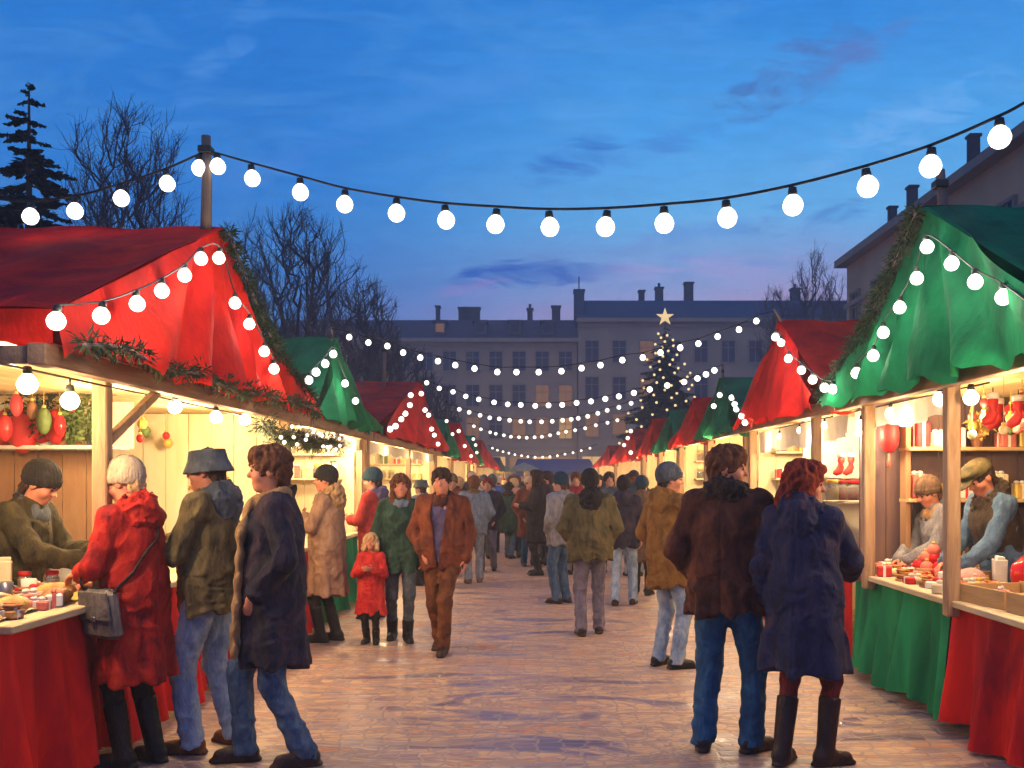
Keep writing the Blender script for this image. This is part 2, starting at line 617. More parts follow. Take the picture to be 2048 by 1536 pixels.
class Field:
    def __init__(s, lo, hi, h):
        s.lo = np.array(lo, float)
        s.h = h
        s.n = np.ceil((np.array(hi, float) - s.lo) / h).astype(int) + 1
        s.v = np.full(s.n, 0.5, np.float32)
        s.ax = [(s.lo[i] + h * np.arange(s.n[i])).astype(np.float32) for i in range(3)]

    def _reg(s, lo, hi, pad):
        i0 = np.clip(np.floor((np.array(lo) - pad - s.lo) / s.h).astype(int), 0, s.n)
        i1 = np.clip(np.ceil((np.array(hi) + pad - s.lo) / s.h).astype(int) + 1, 0, s.n)
        return i0, i1

    def op(s, prim, k=0.03, mode='add'):
        fn, lo, hi, (Rm, o) = prim
        cor = np.array([[x, y, z] for x in (lo[0], hi[0]) for y in (lo[1], hi[1]) for z in (lo[2], hi[2])]) @ Rm.T + o
        i0, i1 = s._reg(cor.min(0), cor.max(0), k + 2 * s.h)
        if (i1 <= i0).any():
            return s
        sl = tuple(slice(a, b) for a, b in zip(i0, i1))
        X = s.ax[0][sl[0]][:, None, None] - np.float32(o[0])
        Y = s.ax[1][sl[1]][None, :, None] - np.float32(o[1])
        Z = s.ax[2][sl[2]][None, None, :] - np.float32(o[2])
        Rm = Rm.astype(np.float32)
        q = [Rm[0, i] * X + Rm[1, i] * Y + Rm[2, i] * Z for i in range(3)]
        d = fn(*q).astype(np.float32)
        a = s.v[sl]
        if mode == 'add':
            hh = np.maximum(k - np.abs(a - d), 0) / max(k, 1e-6)
            s.v[sl] = np.minimum(a, d) - hh * hh * k * 0.25
        else:
            d = -d
            hh = np.maximum(k - np.abs(a - d), 0) / max(k, 1e-6)
            s.v[sl] = np.maximum(a, d) + hh * hh * k * 0.25
        return s

    def cut(s, fn):
        """keep only where fn(x,y,z) < 0"""
        s.v = np.maximum(s.v, fn(s.ax[0][:, None, None], s.ax[1][None, :, None], s.ax[2][None, None, :]).astype(np.float32))
        return s

    def disp(s, fn, band=0.06):
        idx = np.argwhere(np.abs(s.v) < band)
        p = s.lo + idx * s.h
        s.v[tuple(idx.T)] += fn(p[:, 0], p[:, 1], p[:, 2]).astype(np.float32)
        return s

    def mesh(s, name):
        v = s.v
        v[0], v[-1], v[:, 0], v[:, -1], v[:, :, 0], v[:, :, -1] = (np.maximum(t, s.h * .3) for t in (v[0], v[-1], v[:, 0], v[:, -1], v[:, :, 0], v[:, :, -1]))
        sg = v < 0
        c = [(i, j, k) for i in (0, 1) for j in (0, 1) for k in (0, 1)]
        n = np.array(v.shape)
        cnt = sum(sg[i:n[0] - 1 + i, j:n[1] - 1 + j, k:n[2] - 1 + k].astype(np.int8) for i, j, k in c)
        act = (cnt > 0) & (cnt < 8)
        cells = np.argwhere(act)
        if not len(cells):
            return None
        idx = np.full(act.shape, -1, np.int32)
        idx[act] = np.arange(len(cells))
        val = np.stack([v[cells[:, 0] + i, cells[:, 1] + j, cells[:, 2] + k] for i, j, k in c], 1)
        pos = np.zeros((len(cells), 3)); w = np.zeros(len(cells))
        for a in range(8):
            for b in range(a + 1, 8):
                ca, cb = np.array(c[a]), np.array(c[b])
                if abs(ca - cb).sum() != 1:
                    continue
                va, vb = val[:, a], val[:, b]
                m = (va < 0) != (vb < 0)
                t = np.where(m, va / np.where(m, va - vb, 1), 0)
                pos += m[:, None] * (ca + t[:, None] * (cb - ca))
                w += m
        V = s.lo + (cells + pos / w[:, None]) * s.h
        Q = []
        for ax in range(3):
            o1, o2 = [(1, 2), (2, 0), (0, 1)][ax]
            lo = [slice(None)] * 3; hi = [slice(None)] * 3
            lo[ax] = slice(0, n[ax] - 1); hi[ax] = slice(1, n[ax])
            A, B = sg[tuple(lo)], sg[tuple(hi)]
            e = np.argwhere(A != B)
            e = e[(e[:, o1] > 0) & (e[:, o2] > 0) & (e[:, o1] < n[o1] - 1) & (e[:, o2] < n[o2] - 1)]
            fl = A[tuple(e.T)]
            def cell(d1, d2):
                q = e.copy(); q[:, o1] -= d1; q[:, o2] -= d2
                return idx[tuple(q.T)]
            q = np.stack([cell(1, 1), cell(0, 1), cell(0, 0), cell(1, 0)], 1)
            q[~fl] = q[~fl][:, ::-1]
            Q.append(q)
        Q = np.concatenate(Q)
        Q = Q[(Q >= 0).all(1)]
        return np_mesh(name, V, Q)


def FR(Rm=ID3, o=(0, 0, 0)):
    return (np.array(Rm, float), np.array(o, float))


W0 = FR()


def cap(a, b, r1, r2=None, fr=W0, sc=(1, 1, 1)):
    r2 = r1 if r2 is None else r2
    sc = np.array(sc, float)
    a, b = np.array(a, float), np.array(b, float)
    rm = max(r1, r2) * sc
    lo, hi = np.minimum(a, b) - rm, np.maximum(a, b) + rm
    A, B = a / sc, b / sc
    ba = B - A
    bb = max(float(ba @ ba), 1e-9)
    f = float(sc.min())

    def fn(x, y, z):
        x, y, z = x / sc[0] - A[0], y / sc[1] - A[1], z / sc[2] - A[2]
        h = np.clip((x * ba[0] + y * ba[1] + z * ba[2]) / bb, 0, 1)
        return (np.sqrt((x - h * ba[0]) ** 2 + (y - h * ba[1]) ** 2 + (z - h * ba[2]) ** 2) - (r1 + (r2 - r1) * h)) * f
    return fn, lo, hi, fr


def ell(c, r, fr=W0, zmin=None, zmax=None):
    c, r = np.array(c, float), np.array(r, float)

    def fn(x, y, z):
        x, y, z0 = x - c[0], y - c[1], z - c[2]
        k0 = np.sqrt((x / r[0]) ** 2 + (y / r[1]) ** 2 + (z0 / r[2]) ** 2)
        k1 = np.sqrt((x / r[0] ** 2) ** 2 + (y / r[1] ** 2) ** 2 + (z0 / r[2] ** 2) ** 2) + 1e-6
        d = k0 * (k0 - 1) / k1
        if zmin is not None:
            d = np.maximum(d, zmin - z)
        if zmax is not None:
            d = np.maximum(d, z - zmax)
        return d
    return fn, c - r, c + r, fr


def sub_frame(fr, Rm, o):
    return (fr[0] @ np.array(Rm, float), fr[0] @ np.array(o, float) + fr[1])


def npm(m):
    return np.array([[m[i][j] for j in range(3)] for i in range(3)])


def two_bone(a, t, l1, l2, hint):
    a, t, hint = np.array(a, float), np.array(t, float), np.array(hint, float)
    d = t - a
    L = np.linalg.norm(d)
    if L > (l1 + l2) * .995:
        t = a + d / L * (l1 + l2) * .995
        d = t - a
        L = np.linalg.norm(d)
    u = d / L
    x = (l1 * l1 - l2 * l2 + L * L) / (2 * L)
    hgt = math.sqrt(max(l1 * l1 - x * x, 0))
    w = hint - u * (hint @ u)
    w = w / (np.linalg.norm(w) + 1e-9)
    return a + u * x + w * hgt, t


def nrm(v):
    v = np.array(v, float)
    return v / (np.linalg.norm(v) + 1e-9)


SKIN = None


class Figure:
    """joints of a posed figure, in a local frame: +y forward, +x its right hand, z up"""

    def __init__(s, H=1.75, feet=((-.10, 0), (.10, 0)), feet_yaw=(8, -8), hands=None, lean=0, head=(0, 0), twist=0, build=1.0, female=False, child=False, lift=(0, 0), tilt=0):
        s.H = H
        s.k = H / 1.75
        s.female, s.child, s.bw = female, child, build
        k = 1.0
        leg = 1.0 if not child else .9
        s.pel = np.array([(feet[0][0] + feet[1][0]) / 2 * .6, (feet[0][1] + feet[1][1]) / 2 * .6, .94 * leg])
        st = abs(feet[0][1] - feet[1][1])
        s.pel[2] -= st * st * .22
        s.T = (npm(euler(-lean, tilt, twist)), s.pel)
        up = lambda x, y, z: s.T[0] @ np.array([x, y, z - .94 * leg]) + s.pel
        s.up = up
        dz = (.94 * leg - .94)
        s.dz = dz
        sw = .178 * (0.9 if female else 1.0) * (0.86 if child else 1) * (0.5 + 0.5 * build)
        s.sh = [up(-sw, -.01, 1.425 + dz), up(sw, -.01, 1.425 + dz)]
        s.neck0 = up(0, -.015, 1.43 + dz)
        s.headc = up(0, .025, 1.635 + dz + (.03 if child else 0))
        s.Hd = (s.T[0] @ npm(euler(0, 0, head[0]) @ euler(head[1], 0, 0)), s.headc)
        if child:
            s.Hd = (s.Hd[0] * 1.0, s.headc)
        # legs
        s.hip = [s.pel + np.array([-.088, 0, -.03]), s.pel + np.array([.088, 0, -.03])]
        s.kn, s.an, s.fy = [], [], feet_yaw
        for i in (0, 1):
            a = np.array([feet[i][0], feet[i][1] - .02, .085 + lift[i]])
            fy = R(feet_yaw[i])
            kn, a = two_bone(s.hip[i], a, .43 * leg, .415 * leg, (-math.sin(fy) * .5, 1, 0.05))
            s.kn.append(kn)
            s.an.append(a)
        hands = hands or ('down', 'down')
        s.el, s.wr, s.hd, s.hn, s.hidden = [], [], [], [], []
        for i in (0, 1):
            sx = -1 if i == 0 else 1
            h = hands[i]
            hid = False
            hint = (sx * .6, -1, -.2)
            if h == 'down':
                t = s.up(sx * (.235 * (.85 if child else 1)), .04, .92 + dz * 2); n_ = (-sx, 0, 0); d = (0, .12, -1)
            elif h == 'swing':
                t = s.up(sx * .23, .19, .95); n_ = (-sx, 0, 0); d = (0, .5, -1)
            elif h == 'back':
                t = s.up(sx * .25, -.15, .95); n_ = (-sx, 0, 0); d = (0, -.2, -1)
            elif h == 'pocket':
                t = s.up(sx * .165, .09, .985); n_ = (-sx, 0, 0); d = (-sx * .3, .4, -1); hid = True; hint = (sx * 1.0, -.9, 0)
            elif h == 'front':
                t = s.up(sx * .07, .27, 1.16); n_ = (-sx * .6, -.5, .5); d = (-sx * .5, 1, .15); hint = (sx * .8, -.4, -1)
            elif h == 'chest':
                t = s.up(sx * .05, .22, 1.25); n_ = (-sx * .8, -.6, .2); d = (-sx * .7, .5, .4); hint = (sx * .9, -.2, -1)
            else:
                t = s.up(*h[0]); n_ = h[1] if len(h) > 1 else (0, 0, -1); d = h[2] if len(h) > 2 else (0, 1, -.2); hint = (sx * .8, -.5, -.8)
                if len(h) > 3:
                    hint = h[3]
            e, t = two_bone(s.sh[i], t, .285, .255, s.T[0] @ np.array(hint, float))
            s.el.append(e); s.wr.append(t); s.hd.append(s.T[0] @ nrm(d)); s.hn.append(s.T[0] @ nrm(n_)); s.hidden.append(hid)

    # ---- bounds helper
    def bounds(s, pts, pad):
        p = np.array(pts)
        return p.min(0) - pad, p.max(0) + pad

    def body(s, h, face=True, fingers=True):
        pts = [s.pel, s.headc, *s.wr, *s.an, *s.el, *s.sh]
        lo, hi = s.bounds(pts, .22)
        lo[2] = 0.012
        F = Field(lo, hi, h)
        T, bw, dz = s.T, s.bw, s.dz
        o = lambda z: z - .94 + (0 if not s.child else .0)
        F.op(ell((0, 0, .05), (.155 * bw, .11, .15), T))
        F.op(ell((0, 0, .22), (.135 * bw, .10, .18), T), .06)
        F.op(ell((0, 0, .38), (.165 * bw, .115, .16), T), .06)
        F.op(cap(s.sh[0], s.sh[1], .055), .05)
        F.op(cap(s.neck0, s.headc + s.T[0] @ np.array([0, -.02, -.06]), .056, .05), .04)
        for i in (0, 1):
            F.op(cap(s.hip[i], s.kn[i], .072, .043), .04)
            F.op(cap(s.kn[i], s.an[i], .042, .030), .03)
            fy = R(s.fy[i])
            f = np.array([-math.sin(fy), math.cos(fy), 0])
            F.op(cap(s.an[i] + np.array([0, 0, -.03]), s.an[i] + f * .13 + np.array([0, 0, -.055]), .04, .028), .03)
            F.op(cap(s.sh[i], s.el[i], .05, .038), .04)
            F.op(cap(s.el[i], s.wr[i], .04, .027), .02)
            s.hand(F, i, fingers and not s.hidden[i])
        s.head_prims(F, face)
        return F

    def hand(s, F, i, fingers):
        d = nrm(s.hd[i]); n = s.hn[i] - d * (s.hn[i] @ d); n = nrm(n)
        side = np.cross(d, n)
        w = s.wr[i]
        Rm = np.stack([side, d, n], 1)
        F.op(ell((0, .05, 0), (.042, .055, .017), FR(Rm, w)), .02)
        if not fingers:
            F.op(ell((0, .105, .018), (.036, .045, .022), FR(Rm, w)), .02)
            return
        th = 1 if i == 1 else -1     # the thumb's side
        for q, (ox, ln, cu) in enumerate(((-.032, .062, .5), (-.011, .078, .42), (.011, .082, .36), (.032, .072, .3))):
            p = w + side * ox * th + d * (.092 - abs(ox) * .15)
            dr = nrm(d + side * ox * th * 2.2)
            ang = 0.18
            for sgm in range(3):
                ang += cu * (.8 if sgm else .6)
                dv = dr * math.cos(ang) + n * math.sin(ang)
                p2 = p + dv * ln * (.42, .32, .26)[sgm]
                F.op(cap(p, p2, .0092 - sgm * .0008, .0086 - sgm * .0008), .004)
                p = p2
        p = w + side * .034 * th + d * .028
        v = nrm(side * .8 * th + d * .75 + n * .45)
        F.op(cap(p - v * .012, p + v * .036, .0135, .0105), .008)
        v2 = nrm(side * .25 * th + d * .9 + n * .6)
        F.op(cap(p + v * .036, p + v * .036 + v2 * .032, .0105, .0085), .004)

    def head_prims(s, F, face=True):
        Hd = s.Hd
        F.op(ell((0, -.012, .028), (.075, .096, .092), Hd), .03)
        F.op(ell((0, .022, -.045), (.060, .072, .072), Hd), .035)
        F.op(ell((0, .062, -.094), (.026, .024, .02), Hd), .03)
        if not face:
            F.op(cap((0, .088, .0), (0, .108, -.022), .011, .015, Hd), .015)
            return
        for sx in (-1, 1):
            F.op(ell((sx * .078, -.01, -.01), (.011, .022, .032), Hd), .012)
            F.op(ell((sx * .045, .058, -.03), (.024, .024, .024), Hd), .03)
        F.op(cap((0, .08, .022), (0, .104, -.02), .009, .0125, Hd), .012)
        F.op(ell((0, .108, -.024), (.015, .013, .011), Hd), .01)
        for sx in (-1, 1):
            F.op(ell((sx * .033, .099, .008), (.018, .014, .010), Hd), .012, 'sub')
            F.op(ell((sx * .032, .080, .007), (.0135, .0125, .0115), Hd), .004)
            F.op(cap((sx * .014, .093, .027), (sx * .05, .082, .028), .008, .006, Hd), .014)
        F.op(cap((-.018, .088, -.061), (.018, .088, -.061), .007, .007, Hd), .006)
        F.op(cap((-.013, .086, -.072), (.013, .086, -.072), .008, .008, Hd), .006)

    def coat(s, h, hem, infl=.03, flare=.0, sleeve=.97, open_=0.0, seed=0, puff=.0, bottom=.17, waist=0.0):
        """jacket or coat: torso, skirt down to the hem and both sleeves, one cloth surface"""
        pts = [s.pel, s.neck0, *s.wr, *s.el, *s.sh, (s.pel[0], s.pel[1], hem)]
        lo, hi = s.bounds(pts, .30)
        lo[2] = hem - .03
        hi[2] = s.neck0[2] + .12
        F = Field(lo, hi, h)
        T, bw = s.T, s.bw
        c = .86 if s.child else 1
        F.op(ell((0, 0, .05), ((.158 * bw + infl) * c, .115 + infl, .22), T))
        F.op(ell((0, 0, .22), ((.142 * bw + infl - waist) * c, .108 + infl, .22), T), .08)
        F.op(ell((0, 0, .36), ((.160 * bw + infl * .9) * c, .112 + infl, .18), T), .07)
        F.op(cap(s.sh[0], s.sh[1], .046 + infl * .55), .06)
        for i in (0, 1):
            F.op(cap(s.neck0 + s.T[0] @ np.array([0, 0, .01]), s.sh[i] + s.T[0] @ np.array([0, 0, .004]), .052 + infl * .5, .044 + infl * .5), .05)
        F.op(cap(s.neck0 - s.T[0] @ np.array([0, 0, .04]), s.neck0 + s.T[0] @ np.array([0, .0, .035]), .075 + infl * .5, .062 + infl * .4), .05)
        top = s.pel + np.array([0, 0, .08])
        mid = np.array([(s.an[0][0] + s.an[1][0]) / 2 * .5 + s.pel[0] * .5, (s.an[0][1] + s.an[1][1]) / 2 * .35 + s.pel[1] * .65, hem - .05])
        F.op(cap(top, mid, (bottom * bw) * c + infl * .7, (bottom * bw) * c + infl * .7 + flare, sc=(1, .78, 1)), .06)
        for i in (0, 1):
            w = s.el[i] + (s.wr[i] - s.el[i]) * sleeve
            F.op(cap(s.sh[i], s.el[i], .048 + infl * .55, .041 + infl * .55), .022)
            F.op(cap(s.el[i], w, .041 + infl * .6, .037 + infl * .45), .012)
            F.op(cap(w - nrm(s.wr[i] - s.el[i]) * .012, w, .041 + infl * .45), .004)
        F.cut(lambda x, y, z: hem - z + .012 * np.sin(9 * x + seed) + 0 * y)
        # neck opening
        F.op(cap(s.neck0 + s.T[0] @ np.array([0, .005, -.01]), s.neck0 + s.T[0] @ np.array([0, .02, .2]), .058, .066), .01, 'sub')
        sd = seed * 1.7

        def folds(x, y, z):
            a = np.arctan2(y - s.pel[1], x - s.pel[0])
            low = np.clip((s.pel[2] + .1 - z) / max(s.pel[2] + .1 - hem, .15), 0, 1)
            d = .016 * low * np.sin(6 * a + sd + 2 * z) + .006 * low * np.sin(13 * a - sd)
            d += .011 - .024 * creases(x, y, z * (1 - .55 * low), sd) * (1 - .35 * low)
            ms = np.abs(x - s.T[1][0]) < .004
            if not open_:
                d += .006 * ms * (z < s.neck0[2] - .03)
            if puff:
                d += puff * np.abs(np.sin(z * 30)) - puff * .6
            return d
        F.disp(folds)
        if open_:
            # front opening: a wedge cut down the chest
            F.op((lambda x, y, z: np.maximum(np.maximum(np.abs(x) - open_ * np.clip((z + .12) / .55, .12, 1.0), .085 - y), z - .7), np.array([-.12, .05, -.12]), np.array([.12, .35, .62]), T), .01, 'sub')
        return F

    def trousers(s, h, wide=1.0, seed=0, zlow=.07):
        lo, hi = s.bounds([s.pel, *s.kn, *s.an], .2)
        lo[2] = zlow - .02
        F = Field(lo, hi, h)
        F.op(ell(s.pel + np.array([0, 0, .02]), (.17 * s.bw, .125, .14)))
        for i in (0, 1):
            F.op(cap(s.hip[i], s.kn[i], .096 * wide, .067 * wide), .05)
            F.op(cap(s.kn[i], s.an[i] + np.array([0, 0, -.03]), .065 * wide, (.063 if zlow < .1 else .05) * wide), .03)
        F.cut(lambda x, y, z: zlow - z + 0 * x + 0 * y)
        F.disp(lambda x, y, z: .007 - .016 * creases(x, y, z * 1.5, seed, 1.3) + .004 * np.sin(60 * z + 20 * x) * np.clip((.3 - z) / .2, 0, 1))
        return F

    def boot(s, h, i, top=.13, w=1.0):
        a = s.an[i]
        fy = R(s.fy[i])
        f = np.array([-math.sin(fy), math.cos(fy), 0])
        e = a + nrm(s.kn[i] - a) * max(top - .05, .05)
        lo, hi = s.bounds([a, a + f * .2, a - f * .08, e], .09)
        base = a[2] - .085
        lo[2] = base - .01
        F = Field(lo, hi, h)
        F.op(cap(a + np.array([0, 0, -.035]) - f * .025, a + f * .135 + np.array([0, 0, -.05]), .05 * w, .040 * w))
        F.op(cap(a + np.array([0, 0, -.02]), e, (.052 if top > .15 else .042) * w, (.064 if top > .15 else .042) * w), .03)
        F.op(cap(a + np.array([0, 0, -.075]) - f * .045, a + f * .155 + np.array([0, 0, -.075]), .044 * w, .044 * w, sc=(1, 1, .5)), .012)
        F.cut(lambda x, y, z: base + .002 - z + 0 * x + 0 * y)
        nv = nrm(s.kn[i] - a)
        F.cut(lambda x, y, z: (x - e[0]) * nv[0] + (y - e[1]) * nv[1] + (z - e[2]) * nv[2])
        return F

    def hair(s, h, style='short', seed=0, under_hat=False):
        lo, hi = s.bounds([s.headc], .19)
        if style in ('long', 'bob'):
            lo[2] -= .22 if style == 'long' else .04
            lo[1] -= .06; lo[0] -= .03; hi[0] += .03
        F = Field(lo, hi, h)
        Hd = s.Hd
        vol = .0 if under_hat else .012
        F.op(ell((0, -.018, .03), (.084 + vol * .6, .103 + vol * .7, .098 + vol), Hd))
        if not under_hat:
            F.op(ell((0, .045, .085), (.07, .055, .045), Hd), .03)
        if style == 'long':
            F.op(cap((0, -.06, 0), (0, -.075, -.25), .075, .06, Hd, (1.15, .7, 1)), .04)
            for sx in (-1, 1):
                F.op(cap((sx * .072, .015, .03), (sx * .09, .03, -.24), .034, .028, Hd), .03)
        elif style == 'bob':
            F.op(cap((0, -.055, 0), (0, -.075, -.11), .09, .10, Hd, (1.15, .75, 1)), .04)
            for sx in (-1, 1):
                F.op(cap((sx * .078, .01, .03), (sx * .098, .02, -.10), .036, .044, Hd), .03)
        else:
            F.op(ell((0, -.06, -.055), (.062, .045, .06), Hd), .03)
        # the face stays free
        fx = .062 if style != 'short' else .072
        F.op(ell((0, .105, -.035), (fx, .085, .088), Hd), .012, 'sub')
        if style == 'short':
            F.op(ell((0, .035, -.085), (.11, .075, .07), Hd), .015, 'sub')
            F.op((lambda x, y, z: np.maximum(z + .028 + .5 * np.maximum(y - .02, 0), -.042 - y), np.array([-.13, -.05, -.16]), np.array([.13, .13, -.01]), Hd), .014, 'sub')
        for sx in (-1, 1):
            F.op(cap((sx * .017, .090, .031), (sx * .048, .079, .032), .0065, .0045, Hd), .001)

        def locks(x, y, z):
            q = np.stack([x, y, z], 1) - s.headc
            q = q @ Hd[0]
            a = np.arctan2(q[:, 0], q[:, 1] + .02)
            return .0055 * np.sin(11 * a + 22 * q[:, 2] + seed + 2 * np.sin(30 * q[:, 2])) + .006 - .018 * vnoise(x * 42 + seed, y * 42, z * 34)
        F.disp(locks, .04)
        return F

    def hat(s, h, style='beanie', seed=0):
        lo, hi = s.bounds([s.headc + np.array([0, 0, .05])], .22)
        F = Field(lo, hi, h)
        Hd = s.Hd
        if style == 'beanie':
            F.op(ell((0, -.022, .042), (.099, .119, .115), Hd, zmin=-.005))
            fn, a, b, _ = ell((0, -.018, .04), (.104, .124, .12), Hd)
            F.op((lambda x, y, z: np.maximum(fn(x, y, z), np.abs(z - .38 * y - .012) - .026), a - .03, b, Hd), .008)
            F.cut(lambda x, y, z: -((x - Hd[1][0]) * Hd[0][0, 2] + (y - Hd[1][1]) * Hd[0][1, 2] + (z - Hd[1][2]) * Hd[0][2, 2]) + .38 * ((x - Hd[1][0]) * Hd[0][0, 1] + (y - Hd[1][1]) * Hd[0][1, 1] + (z - Hd[1][2]) * Hd[0][2, 1]) - .012)
            F.disp(lambda x, y, z: .0028 * np.sin(70 * np.arctan2(x - s.headc[0], y - s.headc[1] + .02) / 2 + seed), .02)
        elif style == 'bucket':
            def crown(x, y, z):
                r = np.sqrt((x / .95) ** 2 + ((y + .015) / 1.12) ** 2)
                return np.maximum(np.maximum(r - (.104 - .18 * np.clip(z - .07, 0, 1)), z - .126 + .6 * r * r), .028 - z) * .9

            def brim(x, y, z):
                r = np.sqrt((x / .95) ** 2 + ((y + .015) / 1.12) ** 2)
                return np.maximum(np.abs((r - .102) - (.05 - z) * .40) * .85 - .007, np.maximum(z - .055, -.012 - z))
            F.op((crown, np.array([-.12, -.14, .0]), np.array([.12, .13, .17]), Hd))
            F.op((brim, np.array([-.18, -.2, -.03]), np.array([.18, .19, .07]), Hd), .01)
        elif style in ('cap', 'flat'):
            F.op(ell((0, -.012, .05), (.096, .118, .085 if style == 'flat' else .098), Hd, zmin=.035))
            F.op(ell((0, .118, .052), (.07, .07, .011), FR(Hd[0] @ npm(euler(-14, 0, 0)), Hd[1] + Hd[0] @ np.array([0, 0, 0.012]))), .012)
            if style == 'flat':
                F.op(ell((0, .05, .085), (.094, .09, .036), Hd), .03)
        return F

    def collar(s, h, style='fur', seed=0):
        c = s.neck0 + s.T[0] @ np.array([0, .01, .045])
        lo, hi = s.bounds([c], .24)
        lo[2] -= .06
        F = Field(lo, hi, h)
        Tn = (s.T[0], c)
        rr, rt, bk = {'fur': (.095, .042, 0), 'hood': (.094, .036, 1), 'stand': (.082, .026, 0), 'furhood': (.10, .046, 1)}[style]

        def torus(x, y, z):
            r = np.sqrt(x * x + (y * 1.05) ** 2)
            zz = z + .45 * y + .01
            return np.sqrt((r - rr) ** 2 + (zz * .75) ** 2) - rt * (1 - .35 * np.clip(y / .1, -1, 1) * .6)
        F.op((torus, np.array([-.2, -.2, -.13]), np.array([.2, .2, .13]), Tn), .02)
        if bk:
            F.op(ell((0, -.105, -.05), (.118, .062, .105), Tn), .04)
            F.op(cap((-.085, -.055, .0), (0, -.12, .015), .036, .042, Tn), .03)
            F.op(cap((.085, -.055, .0), (0, -.12, .015), .036, .042, Tn), .03)
        if 'fur' in style:
            F.disp(lambda x, y, z: .016 - .036 * vnoise(x * 38 + seed, y * 38, z * 38) - .014 * vnoise(x * 80, y * 80, z * 80), .06)
        else:
            F.disp(lambda x, y, z: .016 - .034 * creases(x, y, z, seed, 1.7) - .01 * vnoise(x * 60, y * 60, z * 60), .05)
        return F

    def scarf(s, h, tails=True, seed=0, length=.55, sd=-1):
        c = s.neck0 + s.T[0] @ np.array([0, .02, .04])
        lo, hi = s.bounds([c], .22)
        if tails:
            lo[2] -= length
        F = Field(lo, hi, h)
        Tn = (s.T[0], c)

        def torus(x, y, z):
            r = np.sqrt(x * x + (y) ** 2)
            return np.sqrt((r - .083) ** 2 + ((z + .3 * y) * .55) ** 2) - .031
        F.op((torus, np.array([-.18, -.18, -.12]), np.array([.18, .18, .12]), Tn), .02)
        if tails:
            F.op(cap((sd * .03, .115, -.03), (sd * .07, .165, -.18), .045, .05, Tn, (1, .42, 1)), .02)
            F.op(cap((sd * .07, .165, -.18), (sd * .085, .20, -length), .05, .06, Tn, (1, .35, 1)), .02)
        F.disp(lambda x, y, z: .006 * np.sin(90 * x + 30 * z + seed) + .004 * np.sin(50 * z + 20 * y), .03)
        return F


CLOTH = {}


def cloth(name, c1, c2=None, rough=.85, scale=9.0, bump=.5, c3=None):
    return mat(name, c1, c2, scale=scale * 1.5, rough=rough, bump=.6, bscale=48, bdist=.012, c3=c3, contrast=.17, detail=7, spec=.2, stretch=(1.3, 1.3, .7))


def person(label, px, fy, H, face, spec, group=None, loc=None, vox=None, name='person'):
    """build one person standing where the photo puts them"""
    Y = 3200.0 / (fy - CY) if loc is None else loc[1]
    X = (px - CX) * Y / FPX if loc is None else loc[0]
    near = vox or (.0065 if Y < 7 else .008 if Y < 11 else .013 if Y < 18 else .02)
    ck = max(near * 1.35, .0095)
    f = Figure(H, spec.get('feet', ((-.1, 0), (.1, 0))), spec.get('fyaw', (9, -9)), spec.get('hands'), spec.get('lean', 0), spec.get('head', (0, 0)), spec.get('twist', 0), spec.get('build', 1.0), spec.get('female', False), spec.get('child', False), spec.get('lift', (0, 0)), spec.get('tilt', 0))
    k = H / 1.75
    if spec.get('child'):
        k = H / 1.68
    sd = (px * 7 + fy) % 13
    me = f.body(near, face=Y < 12, fingers=Y < 14).mesh('person')
    root = link_mesh(name, me, spec.get('skin', M['skin']), None, (X, Y, spec.get('z', 0)))
    root.rotation_euler = (0, 0, R(face))
    root.scale = (k, k, k)
    WLOC[root.name] = Vector((0, 0, 0))
    tag(root, label, 'person', group)

    def part(nm, F, m, lab=None):
        mm = F.mesh(nm)
        if mm is None:
            return None
        o = link_mesh(nm, mm, m, root)
        if lab:
            o['label'] = lab
        return o
    c = spec['coat']
    part(c.get('name', 'coat'), f.coat(ck, c['hem'], c.get('infl', .03), c.get('flare', 0), c.get('sleeve', .97), c.get('open', 0), sd, c.get('puff', 0), c.get('bottom', .17), c.get('waist', 0)), c['m'])
    if 'inner' in spec:
        fi = Figure.coat(f, ck, .86, .012, 0, .9, 0, sd)
        part('sweater', fi, spec['inner'])
    if c.get('collar'):
        part('hood' if 'hood' in c['collar'] else 'collar', f.collar(ck, c['collar'], sd), c.get('cm', c['m']))
    if spec.get('scarf'):
        part('scarf', f.scarf(ck, spec.get('tails', False), sd, spec.get('slen', .55)), spec['scarf'])
    bt = spec.get('boot', .11)
    part('trousers', f.trousers(ck, spec.get('wide', 1.0) * (.92 if bt > .15 else 1), sd, bt - .05 if bt > .15 else .045), spec['legs'])
    for i in (0, 1):
        part('boot' if bt > .15 else 'shoe', f.boot(ck, i, bt), spec['shoes'])
    if spec.get('hair'):
        part('hair', f.hair(min(near, .012), spec['hair'], sd, bool(spec.get('hat'))), spec['hm'])
    if spec.get('hat'):
        part('hat', f.hat(min(near * 1.1, .012), spec['hat'], sd), spec['hatm'])
    if Y < 9:
        for sx in (-1, 1):
            b = MB().ball((0, 0, 0), .0118, 8, 6)
            e = f.headc + f.Hd[0] @ np.array([sx * .032, .0835, .007])
            b.v = [(v[0] + e[0], v[1] + e[1], v[2] + e[2]) for v in b.v]
            b.build('eye', M['eye'], root)
    root['fig'] = 0
    del root['fig']
    return root, f, Matrix.Translation((X, Y, spec.get('z', 0))) @ Matrix.Rotation(R(face), 4, 'Z') @ Matrix.Scale(k, 4)
